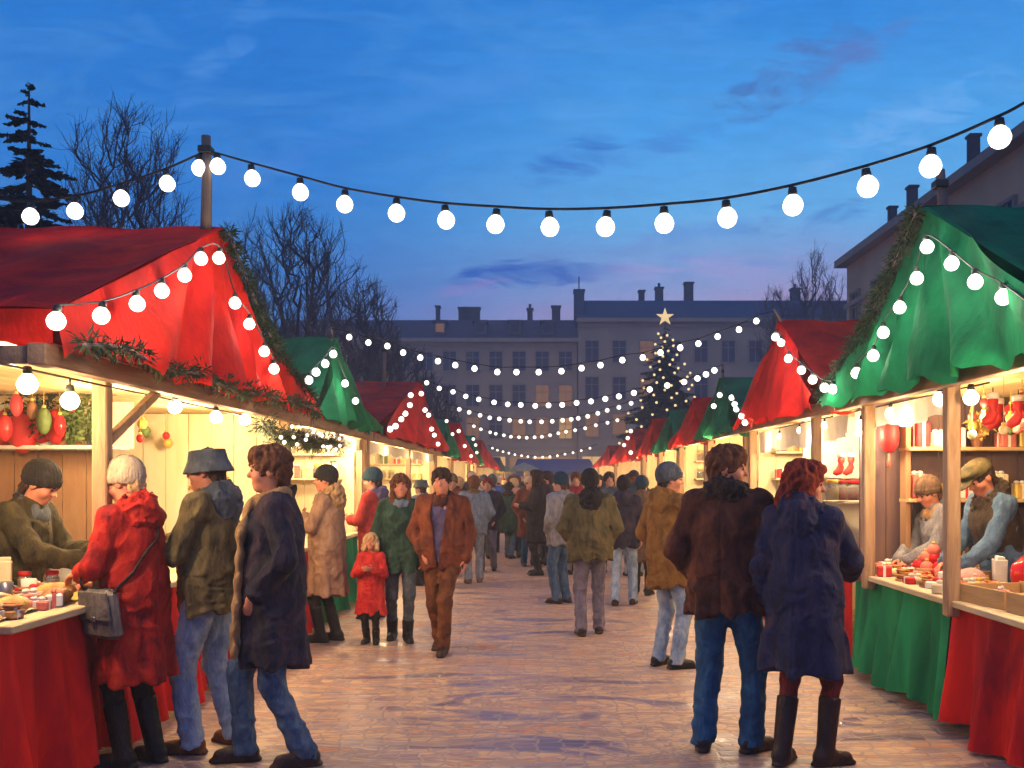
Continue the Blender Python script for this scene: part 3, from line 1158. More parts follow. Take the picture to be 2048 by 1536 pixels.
# ------------------------------------------------------------------ palette
M = {}
M['skin'] = mat('skin', (.50, .27, .19), (.42, .19, .13), scale=14, rough=.55, bump=.15, bscale=200, bdist=.002)
M['eye'] = mat('eye', (.02, .012, .01), rough=.15, bump=0)
M['red_canvas'] = mat('red_canvas', (.78, .022, .008), (.42, .008, .012), spec=.12, scale=2.2, rough=.8, bump=.35, bscale=26, transl=.22, stretch=(1, 1, .5), bdist=.03, contrast=.14)  # darker streaks in the colour stand in for shade in the folds
M['green_canvas'] = mat('green_canvas', (.012, .215, .082), (.005, .10, .045), spec=.12, scale=2.2, rough=.8, bump=.35, bscale=26, transl=.22, stretch=(1, 1, .5), bdist=.03, contrast=.14)  # fold shade streaked into the colour, as on the red canvas
M['dark_canvas'] = mat('dark_canvas', (.05, .045, .06), (.03, .03, .04), scale=3, rough=.7)
M['blue_canvas'] = mat('blue_canvas', (.04, .07, .22), (.02, .04, .13), scale=3, rough=.6, transl=.15)
M['red_cloth'] = mat('red_cloth', (.72, .017, .010), (.26, .005, .014), spec=.15, scale=2.6, rough=.8, bump=.4, bscale=60, stretch=(1, 1, .4), contrast=.16)  # dark tone painted in streaks to deepen the shade of the skirt folds
M['green_cloth'] = mat('green_cloth', (.014, .26, .095), (.004, .085, .04), spec=.15, scale=2.6, rough=.8, bump=.4, bscale=60, stretch=(1, 1, .4), contrast=.16)  # same painted fold shade as the red cloth
M['timber'] = mat('timber', (.24, .125, .07), (.12, .07, .06), scale=5, rough=.7, bump=.5, bscale=30, stretch=(3, .35, 3), c3=(.33, .19, .12))
M['post'] = mat('post_wood', (.40, .24, .13), (.24, .14, .09), scale=6, rough=.7, bump=.5, bscale=30, stretch=(4, 4, .35), c3=(.5, .34, .22))
M['plank_warm'] = mat('plank_warm', (.56, .34, .15), (.40, .22, .09), scale=3.0, rough=.75, bump=.5, bscale=22, stretch=(1, 1, .22), c3=(.64, .44, .22))
M['plank_cream'] = mat('plank_cream', (.80, .68, .42), (.68, .52, .26), scale=2.6, rough=.8, bump=.5, bscale=22, stretch=(1, 1, .25), c3=(.84, .76, .56))
M['plank_brown'] = mat('plank_brown', (.30, .15, .075), (.16, .085, .07), scale=3.0, rough=.75, bump=.5, bscale=22, stretch=(1, 1, .22), c3=(.36, .21, .11))
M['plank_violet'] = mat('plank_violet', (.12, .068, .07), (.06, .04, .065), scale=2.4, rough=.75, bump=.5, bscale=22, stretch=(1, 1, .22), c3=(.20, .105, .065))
M['counter_wood'] = mat('counter_wood', (.62, .46, .26), (.46, .31, .16), scale=5, rough=.6, bump=.4, bscale=30, stretch=(3, .3, 3), c3=(.72, .6, .4))
M['ceil'] = mat('ceiling_wood', (.60, .42, .19), (.44, .28, .11), scale=3.2, rough=.7, bump=.5, bscale=18, stretch=(2.5, .3, 1), c3=(.7, .54, .3))
M['white_cloth'] = mat('white_cloth', (.8, .76, .68), (.66, .58, .46), scale=5, rough=.8, bump=.4, bscale=50, transl=.2)
M['needle'] = mat('fir_needles', (.022, .042, .02), (.01, .02, .012), scale=8, rough=.8, bump=0, c3=(.05, .065, .026))
M['cable'] = mat('cable', (.025, .022, .022), (.015, .014, .016), rough=.6, bump=0)
M['socket'] = mat('socket', (.03, .035, .03), (.015, .016, .016), rough=.45, bump=0)
M['pole'] = mat('pole_wood', (.24, .17, .13), (.12, .085, .08), scale=8, rough=.8, bump=.5, bscale=40, stretch=(3, 3, .3))
BULB = emit_mat('bulb_glow', (1.0, .93, .80), 3.2)
BULB_W = emit_mat('bulb_glow_warm', (1.0, .88, .68), 3.2)
BULB_F = emit_mat('bulb_glow_far', (1.0, .88, .70), 2.0)

# ------------------------------------------------------------------ light strings
BT = {}


def bulb_mesh(d, matl, lo=False):
    key = (round(d, 3), matl.name, lo)
    if key not in BT:
        r = d / 2
        b = MB()
        if lo:
            b.ball((0, 0, -r * 1.25), r, 8, 6)
        else:
            b.lathe((0, 0, 0), [(r * .30, -r * .45), (r * .55, -r * .62), (r * .83, -r * .95), (r * .98, -r * 1.35), (r, -r * 1.5), (r * .95, -r * 1.8), (r * .78, -r * 2.15), (r * .48, -r * 2.4), (r * .15, -r * 2.5)], 16)
        me = bpy.data.meshes.new('bulb')
        me.from_pydata([tuple(v) for v in b.v], [], b.f)
        me.polygons.foreach_set('use_smooth', [True] * len(b.f))
        me.materials.append(matl)
        c = MB().lathe((0, 0, 0), [(r * .22, r * .28), (r * .40, r * .22), (r * .42, -r * .1), (r * .46, -r * .14), (r * .46, -r * .42), (r * .36, -r * .5)], 12)
        ms = bpy.data.meshes.new('socket')
        ms.from_pydata([tuple(v) for v in c.v], [], c.f)
        ms.polygons.foreach_set('use_smooth', [True] * len(c.f))
        ms.materials.append(M['socket'])
        BT[key] = (me, ms)
    return BT[key]


def smooth_path(P, n=6):
    P = [Vector(p) for p in P]
    if len(P) < 3:
        return P
    out = []
    for i in range(len(P) - 1):
        p0, p1, p2, p3 = P[max(i - 1, 0)], P[i], P[i + 1], P[min(i + 2, len(P) - 1)]
        for k in range(n):
            t = k / n
            out.append(.5 * ((2 * p1) + (p2 - p0) * t + (2 * p0 - 5 * p1 + 4 * p2 - p3) * t * t + (3 * p1 - p0 - 3 * p2 + p3) * t ** 3))
    out.append(P[-1])
    return out


def light_string(label, cable, bulbs, d, matl=None, group=None, cr=.006, lo=False, name='string_lights', scale_fn=None):
    root = empty(name, cable[0], label, 'string lights', group)
    MB().tube(smooth_path(cable, 4 if lo else 6), cr, 5 if lo else 6).build('cable', M['cable'], root)
    me, ms = bulb_mesh(d, matl or BULB, lo)
    for b in bulbs:
        o = link_mesh('bulb', me, None, root, Vector(b) - Vector(cable[0]))
        o.rotation_euler = (random.uniform(-.12, .12), random.uniform(-.12, .12), 0)
        if not lo:
            link_mesh('socket', ms, None, o)
    return root


def leaf_tufts(mb, pts, n, r, ln, w):
    """needle sprays round each point"""
    for p in pts:
        p = Vector(p)
        for _ in range(n):
            d = Vector((random.gauss(0, 1), random.gauss(0, 1), random.gauss(0, 1))).normalized()
            a = p + d * r * random.uniform(.1, .75)
            b = a + (d + Vector((random.gauss(0, .4), random.gauss(0, .4), random.gauss(-.2, .4)))).normalized() * ln * random.uniform(.6, 1.3)
            s = d.cross(Vector((random.random(), random.random(), random.random()))).normalized() * w * random.uniform(.6, 1.2)
            m_ = (a + b) / 2 + Vector((0, 0, w * .5))
            mb.poly([a, m_ + s, b, m_ - s], [(0, 1, 2, 3)])


def garland(label, path, r=.07, dens=26, step=.055, group='fir garlands on the stalls', ln=.062, w=.006, lump=.5):
    P = smooth_path(path, 8)
    pts = []
    acc = 0
    for a, b in zip(P[:-1], P[1:]):
        L = (b - a).length
        n = max(1, int(L / step))
        for i in range(n):
            pts.append(a + (b - a) * i / n)
    root = empty('fir_garland', path[0], label, 'garland', group)
    m = MB()
    for q, p in enumerate(pts):
        leaf_tufts(m, [p + Vector((0, random.gauss(0, .02), random.gauss(0, .015)))], int(dens * 2.4), r * (1 + lump * math.sin(q * 1.3) + random.uniform(-.2, .3)), ln, w)
    f = m.build('sprig', M['needle'], root)
    MB().tube(P, .012, 5).build('stem', M['pole'], root)
    return root


# ------------------------------------------------------------------ the stalls
class Stall:
    pass


def stall(side, y0, y1, ya, z0n, z0f, zr, pn, pf, colr, label, xe, xc, ch, skirts, near_wall=True, walls='plank_cream', detail=2, roof_len=2.7, valance=.16, posts=None, shelf=True, apex_dx=0.0):
    """side -1 stands left of the aisle, +1 right. xe: canopy edge, xc: counter front, ch: counter height"""
    S = Stall()
    s = side
    S.side, S.xe, S.xc, S.ch, S.y0, S.y1, S.ya = side, xe, xc, ch, y0, y1, ya
    root = empty('market_stall', (s * (xc + 1.0), (y0 + y1) / 2, 0), label, 'market stall', 'market stalls along the aisle')
    S.root = root
    cm = M[colr + '_canvas']
    seed = y0 * 1.7 + side

    def zp(y):
        if y < ya:
            u = (ya - y) / (ya - y0)
            return z0n + (zr - z0n) * max(1 - u, 0) ** pn
        u = (y - ya) / (y1 - ya)
        return z0f + (zr - z0f) * max(1 - u, 0) ** pf
    S.zp = zp
    zb = min(z0n, z0f) - .10
    nu = 64 if detail > 1 else 28

    def gx(y, z, v):
        """folds of the hanging gable cloth, fanning out from the ridge"""
        a = math.atan2(y - ya, max(zr + .25 - z, .08))
        dn = min(max((zr - z) / (zr - zb), 0), 1)
        return s * xe + s * (.075 * dn ** .7 * math.sin(17 * a + seed) + .022 * dn * math.sin(39 * a + seed * 2) + .02 * dn * math.sin(5 * z + 9 * a)) - s * .17 * dn

    def gable(u, v):
        y = y0 + (y1 - y0) * u
        zt = zp(y)
        zl = zb + .03 * math.sin(9 * y + seed) + .02 * math.sin(23 * y)
        z = zl + (max(zt, zl + .03) - zl) * v
        return (gx(y, z, v), y, z)
    g_ = MB().grid(gable, nu, 22 if detail > 1 else 10)
    S.gx = gx
    g_.build('gable_panel', cm, root)
    ov = .05
    for nm, (ua, ub) in (('near', (0, (ya - y0) / (y1 - y0))), ('far', ((ya - y0) / (y1 - y0), 1))):
        def roof(u, v, ua=ua, ub=ub):
            y = y0 + (y1 - y0) * (ua + (ub - ua) * u)
            zt = zp(y)
            e = u * (1 - u) * 4
            x = s * (xe - ov + (roof_len + ov) * v)
            sag = -.055 * e * math.sin(math.pi * min(v * 1.0, 1)) + .02 * math.sin(7 * v * roof_len + 4 * u + seed) * e + .012 * math.sin(19 * v * 1.3 - 7 * u)
            return (x, y + .02 * math.sin(6 * v + seed), zt + sag + .006)
        r_ = MB().grid(roof, 20 if detail > 1 else 8, 26 if detail > 1 else 8)
        r_.build('roof_panel', cm, root)
    # valance under the near eave
    if valance:
        def val(u, v):
            x = s * (xe - ov + (roof_len + ov) * u)
            return (x, y0 + .02 * math.sin(21 * u * roof_len + seed) * v - .01, z0n + .002 - (valance + .02 * math.sin(17 * u * roof_len)) * v)
        MB().grid(val, 40, 4).build('valance', cm, root)
    # back gable
    def back(u, v):
        y = y0 + (y1 - y0) * u
        z = zb + (max(zp(y), zb + .02) - zb) * v
        return (s * (xe + roof_len - .02), y, z)
    MB().grid(back, 24, 3).build('back_panel', cm, root)
    # timber frame
    ze = (2.17 if side < 0 else 2.22)
    S.ze = ze
    xb = xc + 2.25
    MB().beam((s * xe, y0 - .06, ze), (s * xe, y1 - .02, ze), .09, .10).build('front_beam', M['timber'], root)
    MB().beam((s * (xe + .05), y0, ze - .002), (s * (xe + roof_len - .05), y0, ze - .002), .075, .085).build('side_beam', M['timber'], root)
    mcl = MB()
    n = 14
    for i in range(n):  # boards of the ceiling
        ww = (xb - xe) / n
        mcl.box((s * (xe + .05 + ww * (i + .5)), (y0 + y1) / 2, ze + .075), (ww - .006, y1 - y0 - .05, .02))
    mcl.build('ceiling', M['ceil'], root)
    for py in (posts if posts is not None else (y0 + .12, y1 - .12)):
        MB().beam((s * (xc - .035), py, ch - .10), (s * (xc - .035), py, ze + .06), .085, .085, up=(0, 1, 0), bev=.008).build('post', M['post'], root)
    # counter and its cloth
    ct = MB()
    ct.box((s * (xc + .32), (y0 + y1) / 2, ch - .02), (.74, y1 - y0 - .04, .04), None, .006)
    counter = ct.build('counter', M['counter_wood'], root)
    for (a, b, cname, lab) in skirts:
        def sk(u, v, a=a, b=b):
            y = a + (b - a) * u
            f = (1 - v)
            return (s * (xc + .025 - (.02 + .085 * f) * (math.sin(11 * y + 1.3 * math.sin(3 * y + seed) + .8 * f * math.sin(5 * y)) * .6 + .4 * math.sin(27 * y + seed)) - .06 * f), y, .055 + .03 * math.sin(7 * y + seed) + (ch - .03 - .055) * v)
        q = MB().grid(sk, max(int((b - a) * 26), 12), 12)
        q.build('skirt', M[cname + '_cloth'], counter, label=lab)
    # walls of boards
    wm = M[walls]

    def boards(nm, fn, count, m_):
        w = MB()
        for i in range(count):
            fn(w, i)
        return w.build(nm, m_, root)
    nb = max(int((y1 - y0) / .22), 4)
    bw_ = (y1 - y0) / nb
    boards('back_wall', lambda w, i: w.box((s * xb + .006 * (i % 2), y0 + bw_ * (i + .5), (ze + .06) / 2), (.03, bw_ - .008, ze + .06)), nb, wm)
    wb = 2.2 / 10
    boards('side_wall', lambda w, i: w.box((s * (xc + .05 + wb * (i + .5)), y1 - .05 + .005 * (i % 2), (ze + .06) / 2), (wb - .008, .03, ze + .06)), 10, wm)
    if shelf:
        for z in (1.28, 1.72):
            MB().box((s * (xb - .16), (y0 + y1) / 2, z), (.28, (y1 - y0) - .5, .028), None, .004).build('shelf', M['counter_wood'], root)
    S.xb = xb
    return S


GB = 'lights along the gables of the stalls'


def gable_lights(S, label, near, far, d, lo=False, matl=None, drop=.03):
    """a string of bulbs pinned along both sloping edges of a gable; near/far: distances along the slope"""
    pts, bl = [], []
    for y in near + far:
        z = S.zp(y) - drop
        x = S.gx(y, z, 1) - S.side * (d * .5 + .02)
        bl.append((x, y, z))
    pts = [(p[0], p[1], p[2] + d * .12) for p in sorted(bl, key=lambda p: p[1])]
    return light_string(label, pts, bl, d, matl, GB, .005, lo, 'gable_lights')
# ================================================================== the left row
def ypx(px, X):
    return X * FPX / (px - CX)


XL, XR = 2.3, 2.5
L1 = stall(-1, 4.6, 9.75, 7.05, 2.38, 2.30, 3.37, 1.0, 1.9, 'red', 'big red tented stall with open tan interior in the left foreground', XL, 2.5, .92,
           [(3.6, 9.7, 'red', None)], walls='plank_cream', posts=(5.60, 9.6), shelf=False, roof_len=3.0)
L2 = stall(-1, 9.85, 13.35, 10.95, 2.30, 2.30, 3.14, 1.1, 1.4, 'green', 'green tented stall right behind the big red stall on the left', XL, 2.45, .9,
           [(9.9, 10.5, 'red', 'red cloth at the near end of the counter'), (10.5, 13.3, 'green', None)], posts=(13.2,))
L3 = stall(-1, 13.5, 22.2, 18.6, 2.32, 2.30, 3.40, 1.0, 1.15, 'red', 'long red tented stall third along the left row, past the green one', XL, 2.45, .9, [(13.5, 22.1, 'red', None)], detail=1, posts=(13.7, 18, 22.0))
L4 = stall(-1, 22.4, 26.3, 23.6, 2.3, 2.25, 3.0, 1.0, 1.4, 'green', 'small green stall roof peeping out behind the long red one on the left', XL, 2.45, .9, [(22.4, 26.2, 'green', None)], detail=1)
L5 = stall(-1, 26.5, 32.6, 27.3, 2.25, 2.2, 3.12, .8, 1.0, 'red', 'steep narrow red gable halfway down the left row', XL, 2.45, .9, [(26.5, 32.5, 'red', None)], detail=1)
L6 = stall(-1, 32.8, 36.0, 33.6, 2.25, 2.2, 3.05, .9, 1.4, 'green', 'tiny green gable between two distant red ones on the left', XL, 2.45, .9, [(32.8, 35.9, 'green', None)], detail=1)
L7 = stall(-1, 36.2, 50.0, 37.6, 2.25, 2.15, 3.05, .8, 1.0, 'red', 'last red gable at the far end of the left row', XL, 2.45, .9, [(36.2, 49.9, 'red', None)], detail=1)
L8 = stall(-1, 50.3, 62.0, 53, 2.2, 2.1, 2.75, .9, 1.0, 'dark', 'dark roofed stall ending the left row', XL, 2.45, .9, [(50.4, 61.9, 'red', None)], detail=1)

# ================================================================== the right row
R1 = stall(1, 4.45, 8.42, 6.47, 2.36, 2.30, 3.36, 1.0, 1.4, 'green', 'big green tented stall with laden counter in the right foreground', XR, 2.6, .84,
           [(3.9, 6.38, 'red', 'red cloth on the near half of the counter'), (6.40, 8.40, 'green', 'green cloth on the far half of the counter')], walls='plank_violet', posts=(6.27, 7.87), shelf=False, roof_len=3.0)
R2 = stall(1, 8.5, 12.35, 10.4, 2.32, 2.34, 3.24, 1.0, 1.2, 'red', 'red tented stall right behind the big green stall on the right', XR, 2.6, .84, [(8.5, 12.3, 'red', None)], posts=(9.37, 12.2), walls='plank_cream')
R3 = stall(1, 12.45, 15.4, 13.9, 2.3, 2.33, 3.0, 1.0, 1.3, 'green', 'green tented stall third along the right row', XR, 2.6, .86, [(12.5, 15.3, 'green', None)], detail=1)
R4 = stall(1, 15.5, 18.6, 16.3, 2.3, 2.27, 2.92, .9, 1.2, 'red', 'red tented stall fourth along the right row, past the small green one', XR, 2.6, .86, [(15.5, 18.5, 'red', None)], detail=1)
R5 = stall(1, 18.7, 21.8, 19.3, 2.3, 2.25, 2.92, .9, 1.2, 'green', 'small distant green gable on the right between two red ones', XR, 2.6, .86, [(18.7, 21.7, 'green', None)], detail=1)
R6 = stall(1, 21.9, 25.4, 22.4, 2.25, 2.25, 2.95, .9, 1.2, 'red', 'distant red gable on the right just past the second green one', XR, 2.6, .86, [(21.9, 25.3, 'red', None)], detail=1)
R7 = stall(1, 25.6, 35.0, 27.8, 2.25, 2.2, 2.98, .9, 1.1, 'red', 'distant red gable under the Christmas tree on the right', XR, 2.6, .86, [(25.6, 34.9, 'red', None)], detail=1)
R8 = stall(1, 35.2, 46.0, 37.5, 2.2, 2.2, 2.85, .9, 1.1, 'red', 'last red gable at the far end of the right row', XR, 2.6, .86, [(35.2, 45.9, 'red', None)], detail=1)

# extra woodwork of the two near stalls
MB().beam((-2.455, 5.62, 1.80), (-2.36, 6.12, 2.13), .05, .05).build('brace', M['post'], L1.root)
# the display partition behind the left seller
q = MB()
for i in range(8):
    q.box((-4.72 + .185 * i, 7.72 + .004 * (i % 2), .91), (.177, .03, 1.82), None, .003)
pw = q.build('partition', M['plank_brown'], L1.root)
q = MB().box((-4.0, 7.55, 1.835), (1.62, .34, .03), None, .004)
q.build('shelf', M['white_cloth'], L1.root)
q = MB().box((-4.0, 7.80, 2.02), (1.62, .02, .36))
q.build('back_board', M['plank_cream'], L1.root)
MB().tube([(-4.8, 7.5, 2.235), (-3.2, 7.5, 2.235)], .012, 8).build('hanging_rail', M['pole'], L1.root)
# right stall: shelves and boards at the back
for (x, y, z, w, l) in ((3.62, 8.22, 1.845, 1.3, .24), (3.62, 8.22, 1.425, 1.3, .22)):
    MB().box((x, y, z), (w, l, .03), None, .004).build('shelf', M['plank_warm'], R1.root)
for x in (2.99, 4.29):
    MB().box((x, 8.24, 1.25), (.04, .14, 1.9), None, .004).build('upright', M['plank_brown'], R1.root)
# white scalloped cloth hung under the front beam
for (a, b, dz) in ((6.45, 7.9, .13), (8.05, 8.40, .16)):
    def sw(u, v, a=a, b=b, dz=dz):
        y = a + (b - a) * u
        return (2.62 + .02 * math.sin(24 * y) * v, y, 2.16 - v * (dz + .05 * abs(math.sin(3.3 * y))))
    MB().grid(sw, 40, 6).build('cloth_valance', M['white_cloth'], R1.root)
for (a, b, dz) in ((8.55, 9.3, .17), (9.45, 12.1, .2)):
    def sw(u, v, a=a, b=b, dz=dz):
        y = a + (b - a) * u
        return (2.62 + .02 * math.sin(24 * y) * v, y, 2.16 - v * (dz + .05 * abs(math.sin(3.3 * y))))
    MB().grid(sw, 40, 6).build('cloth_valance', M['white_cloth'], R2.root)
for S in (L2, L3):
    def sw(u, v, S=S):
        y = S.y0 + .1 + (S.y1 - S.y0 - .2) * u
        return (-2.4 - .02 * math.sin(24 * y) * v, y, 2.12 - v * (.12 + .05 * abs(math.sin(2.6 * y))))
    MB().grid(sw, 60, 6).build('cloth_valance', M['white_cloth'], S.root)

# ================================================================== overhead strings of bulbs
def pole(label, base, top, r=.035, group='poles that carry the light strings'):
    o = empty('light_pole', base, label, 'pole', group)
    base, top = Vector(base), Vector(top)
    MB().tube([base, (base + top) / 2 + Vector((.006, 0, 0)), top], [r * 1.1, r, r * .9], 10).build('shaft', M['pole'], o)
    MB().box(top + Vector((0, 0, -.10)), (r * 2.6, r * 2.6, .05), None, .005).build('bracket', M['socket'], o)
    return o


p1 = at(412, 292, 7.0)
pole('weathered timber pole rising from the peak of the left red stall', (p1.x, 7.0, 3.34), (p1.x, 7.0, p1.z + .07))
pr = at(1880, 340, 6.9)
pole('short slanted timber pole behind the peak of the right green stall', (pr.x + .04, 6.9, 3.1), pr)
pole('thin pole on the peak of the left green stall', (XL * -1, 10.9, 3.1), at(662, 655, 10.8), .016)
pole('thin pole on the peak of the right red stall', (XR, 10.4, 3.2), at(1548, 618, 10.4), .016)
pole('grey pole standing behind the second left red roof', (-2.86, 18.0, 3.2), at(769, 690, 18.0), .035)
pole('thin pole on the peak of the small right green stall', (XR, 13.9, 2.98), at(1445, 728, 13.9), .016)
pole('thin dark pole far down the left row', (-2.25, 23.5, 2.95), at(893, 795, 23.5), .02)

# the great string across the aisle: it runs from the left pole to a post outside the picture on the right
pole_r = Vector((3.05, 4.45, 0))
A, B = Vector((p1.x, 7.0)), Vector((3.05, 4.45))


def on_line(px, py, A=A, B=B):
    k = (px - CX) / FPX
    t = (k * A.y - A.x) / ((B.x - A.x) - k * (B.y - A.y))
    Y = A.y + t * (B.y - A.y)
    return at(px, py, Y)


wire = [(412, 300), (500, 325), (600, 352), (690, 376), (795, 394), (890, 406), (995, 413), (1100, 418), (1213, 416), (1330, 408), (1450, 396), (1585, 370), (1730, 332), (1862, 290), (1993, 234), (2048, 206), (2200, 120)]
W_ = [on_line(*p) for p in wire]
pole('tall timber post outside the right edge that holds the string', (W_[-1].x, W_[-1].y, 0), (W_[-1].x, W_[-1].y, W_[-1].z + .1), .045)
bp = [(434, 303), (502, 326), (600, 353), (690, 377), (793, 394), (890, 407), (993, 414), (1098, 419), (1214, 417), (1328, 409), (1452, 396), (1585, 370), (1732, 333), (1863, 291), (1999, 232)]
BL = [on_line(px, py) - Vector((0, 0, .025)) for px, py in bp]
light_string('long string of large round bulbs swagged across the aisle overhead', W_, BL, .108, BULB, 'bulb strings across the aisle', .008)
A2, B2 = Vector((p1.x, 7.0)), Vector((-4.6, 6.4))
wl = [(412, 302), (330, 338), (240, 368), (150, 392), (62, 402), (0, 398), (-160, 372)]
light_string('string of round bulbs running left from the pole past the spruce', [on_line(px, py, A2, B2) for px, py in wl], [on_line(px, py, A2, B2) - Vector((0, 0, .025)) for px, py in ((398, 306), (332, 337), (242, 367), (149, 391), (62, 402))], .108, BULB, 'bulb strings across the aisle', .008)


def cross(label, pa, ya, pb, yb, mids, pxs, d, lo, matl, cr):
    a, b = at(*pa, ya), at(*pb, yb)
    A_, B_ = Vector((a.x, ya)), Vector((b.x, yb))
    path = [a] + [on_line(px, py, A_, B_) for px, py in mids] + [b]
    bl = [on_line(px, py, A_, B_) + Vector((0, 0, d * .55)) for px, py in pxs]
    light_string(label, path, bl, d, matl, 'bulb strings across the aisle', cr, lo)


s2 = [(698, 672), (737, 683), (775, 690), (807, 703), (840, 713), (875, 720), (911, 728), (949, 735), (995, 742), (1033, 742), (1077, 742), (1123, 740), (1163, 734), (1202, 728), (1245, 718), (1286, 713), (1322, 703), (1360, 693), (1397, 685), (1435, 671), (1477, 657), (1513, 640)]
cross('second string of bulbs, from the left green peak to the right red peak', (662, 657), 10.8, (1548, 622), 10.4, [(x, y - 8) for x, y in s2], s2, .062, False, BULB, .005)
s3 = [(853, 765), (879, 776), (906, 783), (932, 792), (958, 798), (988, 804), (1016, 808), (1041, 809), (1070, 811), (1097, 810), (1124, 809), (1153, 805), (1182, 802), (1211, 797), (1238, 792), (1267, 785), (1300, 778), (1335, 770), (1368, 763), (1395, 756), (1411, 748), (1428, 740)]
cross('third string of bulbs, in front of the distant facade', (843, 760), 18.4, (1445, 731), 13.9, [(x, y - 5) for x, y in s3], s3, .085, True, BULB, .006)
s4 = [(918, 818), (938, 824), (960, 830), (980, 835), (998, 837), (1019, 840), (1041, 842), (1060, 843), (1083, 843), (1104, 842), (1125, 840), (1142, 838), (1157, 836), (1175, 832), (1195, 826), (1215, 820), (1238, 814), (1262, 806)]
cross('fourth string of bulbs, just under the third', (893, 808), 23.5, (1300, 795), 22.5, [(x, y - 4) for x, y in s4], s4, .10, True, BULB_F, .007)
s5 = [(948, 852), (962, 858), (980, 864), (992, 867), (1008, 870), (1022, 873), (1038, 874), (1053, 875), (1069, 874), (1084, 873), (1100, 870), (1117, 866), (1132, 863), (1150, 860), (1170, 856), (1192, 850), (1215, 845), (1235, 840)]
cross('fifth string of small bulbs far down the aisle', (935, 846), 31, (1268, 828), 27.8, [(x, y - 3) for x, y in s5], s5, .10, True, BULB_F, .008)
s6 = [(985, 896), (995, 900), (1006, 903), (1018, 906), (1030, 909), (1043, 911), (1056, 913), (1070, 914), (1085, 914), (1100, 913), (1115, 911), (1130, 908), (1146, 905), (1162, 901), (1180, 896)]
cross('lowest string of warm dots at the far end of the aisle', (975, 890), 42, (1195, 888), 40, [(x, y - 2) for x, y in s6], s6, .10, True, BULB_F, .01)

# ================================================================== lights on the gables
def pin(S, spots, label, d, matl=None, lo=False):
    bl = []
    for px, py in spots:
        Y = S.side * (S.xe - .215) * FPX / (px - CX)
        p = at(px, py, Y)
        bl.append((p.x, p.y, p.z + d * .6))
    order = sorted(bl, key=lambda p: p[1])
    cab = [(p[0], p[1], p[2] + d * .12) for p in order]
    if d > .07 and not lo:
        for q in bl[::2]:
            point_light((q[0] - S.side * .12, q[1], q[2] - .06), GLOW, (1.0, .86, .66), .06)
    return light_string(label, cab, bl, d, matl, GB, .005, lo, 'gable_lights')


GLOW = 7.0
pin(L1, [(115, 637), (205, 627), (272, 603), (323, 578), (370, 547), (402, 514), (440, 513), (470, 603), (500, 645), (530, 700), (548, 735)], 'bulbs strung up the front of the big red canopy on the left', .08)
pin(R1, [(1852, 490), (1832, 553), (1800, 612), (1766, 662), (1747, 708), (1713, 743), (1905, 523), (1950, 560), (2005, 590), (2070, 640)], 'bulbs strung over the front of the big green canopy on the right', .08)
pin(L2, [(667, 706), (650, 725), (632, 742), (618, 758), (690, 765), (712, 800)], 'bulbs on the gable of the left green stall', .075)
pin(R2, [(1552, 672), (1562, 683), (1578, 715), (1602, 738), (1625, 757), (1648, 773), (1666, 776)], 'bulbs on the gable of the red stall behind the right green one', .075)
pin(L3, [(822, 790), (820, 810), (810, 827), (803, 838), (792, 852), (780, 858), (843, 787), (850, 820), (857, 830), (863, 858), (868, 870), (876, 888)], 'bulbs on the gable of the long red stall on the left', .085, None, True)
pin(L4, [(938, 876), (948, 900), (954, 915)][:0] or [(893, 842), (905, 868)], 'two bulbs on the far green gable of the left row', .08, BULB_F, True)
pin(L5, [(918, 862), (930, 892), (942, 912)], 'bulbs on the steep red gable far down the left row', .10, BULB_F, True)
pin(L6, [(947, 878), (951, 890), (954, 905)], 'bulbs on the tiny green gable in the left distance', .10, BULB_F, True)
pin(R3, [(1463, 795), (1470, 808), (1473, 818), (1482, 832), (1490, 845), (1440, 790), (1428, 812)], 'bulbs on the small green gable of the right row', .07, None, True)
pin(R7, [(1262, 862), (1256, 876), (1248, 890), (1262, 905)], 'bulbs on the red gable below the Christmas tree', .11, BULB_F, True)

# bulbs hanging inside, under the front beams
def under(S, spots, label, d, X):
    bl = []
    for px, py in spots:
        Y = S.side * X * FPX / (px - CX)
        p = at(px, py, Y)
        bl.append(Vector((p.x, p.y, p.z + d * .7)))
    bl.sort(key=lambda p: p.y)
    cab = [Vector((p.x, p.y, S.ze - .07 if i % 2 == 0 else p.z + .04)) for i, p in enumerate(bl)]
    root = empty('stall_lights', cab[0], label, 'string lights', 'lights under the beams of the stalls')
    c = MB()
    c.tube([(bl[0].x, bl[0].y - .25, S.ze - .055)] + [(p.x, p.y, S.ze - .055) for p in bl] + [(bl[-1].x, bl[-1].y + .25, S.ze - .055)], .006, 6)
    for p in bl:
        if S.ze - .055 > p.z:
            c.tube([(p.x, p.y, S.ze - .055), (p.x, p.y, p.z)], .005, 6)
    c.build('cable', M['cable'], root)
    me, ms = bulb_mesh(d, BULB_W)
    for b in bl:
        o = link_mesh('bulb', me, None, root, b - Vector(cab[0]))
        link_mesh('socket', ms, None, o)
    return bl


under(L1, [(55, 766), (140, 800), (350, 812), (432, 833), (490, 838)], 'five bulbs under the front beam of the left red stall', .095, 2.42)
under(R1, [(1942, 794), (1783, 826), (1880, 797), (1724, 850)], 'bulbs under the front beam of the right green stall', .095, 2.62)
under(L2, [(560, 858), (590, 852), (625, 858), (665, 870), (686, 868)][2:], 'bulbs under the front beam of the left green stall', .07, 2.42)
under(R2, [(1650, 850), (1600, 860), (1560, 872)], 'bulbs under the front beam of the right red stall', .07, 2.62)

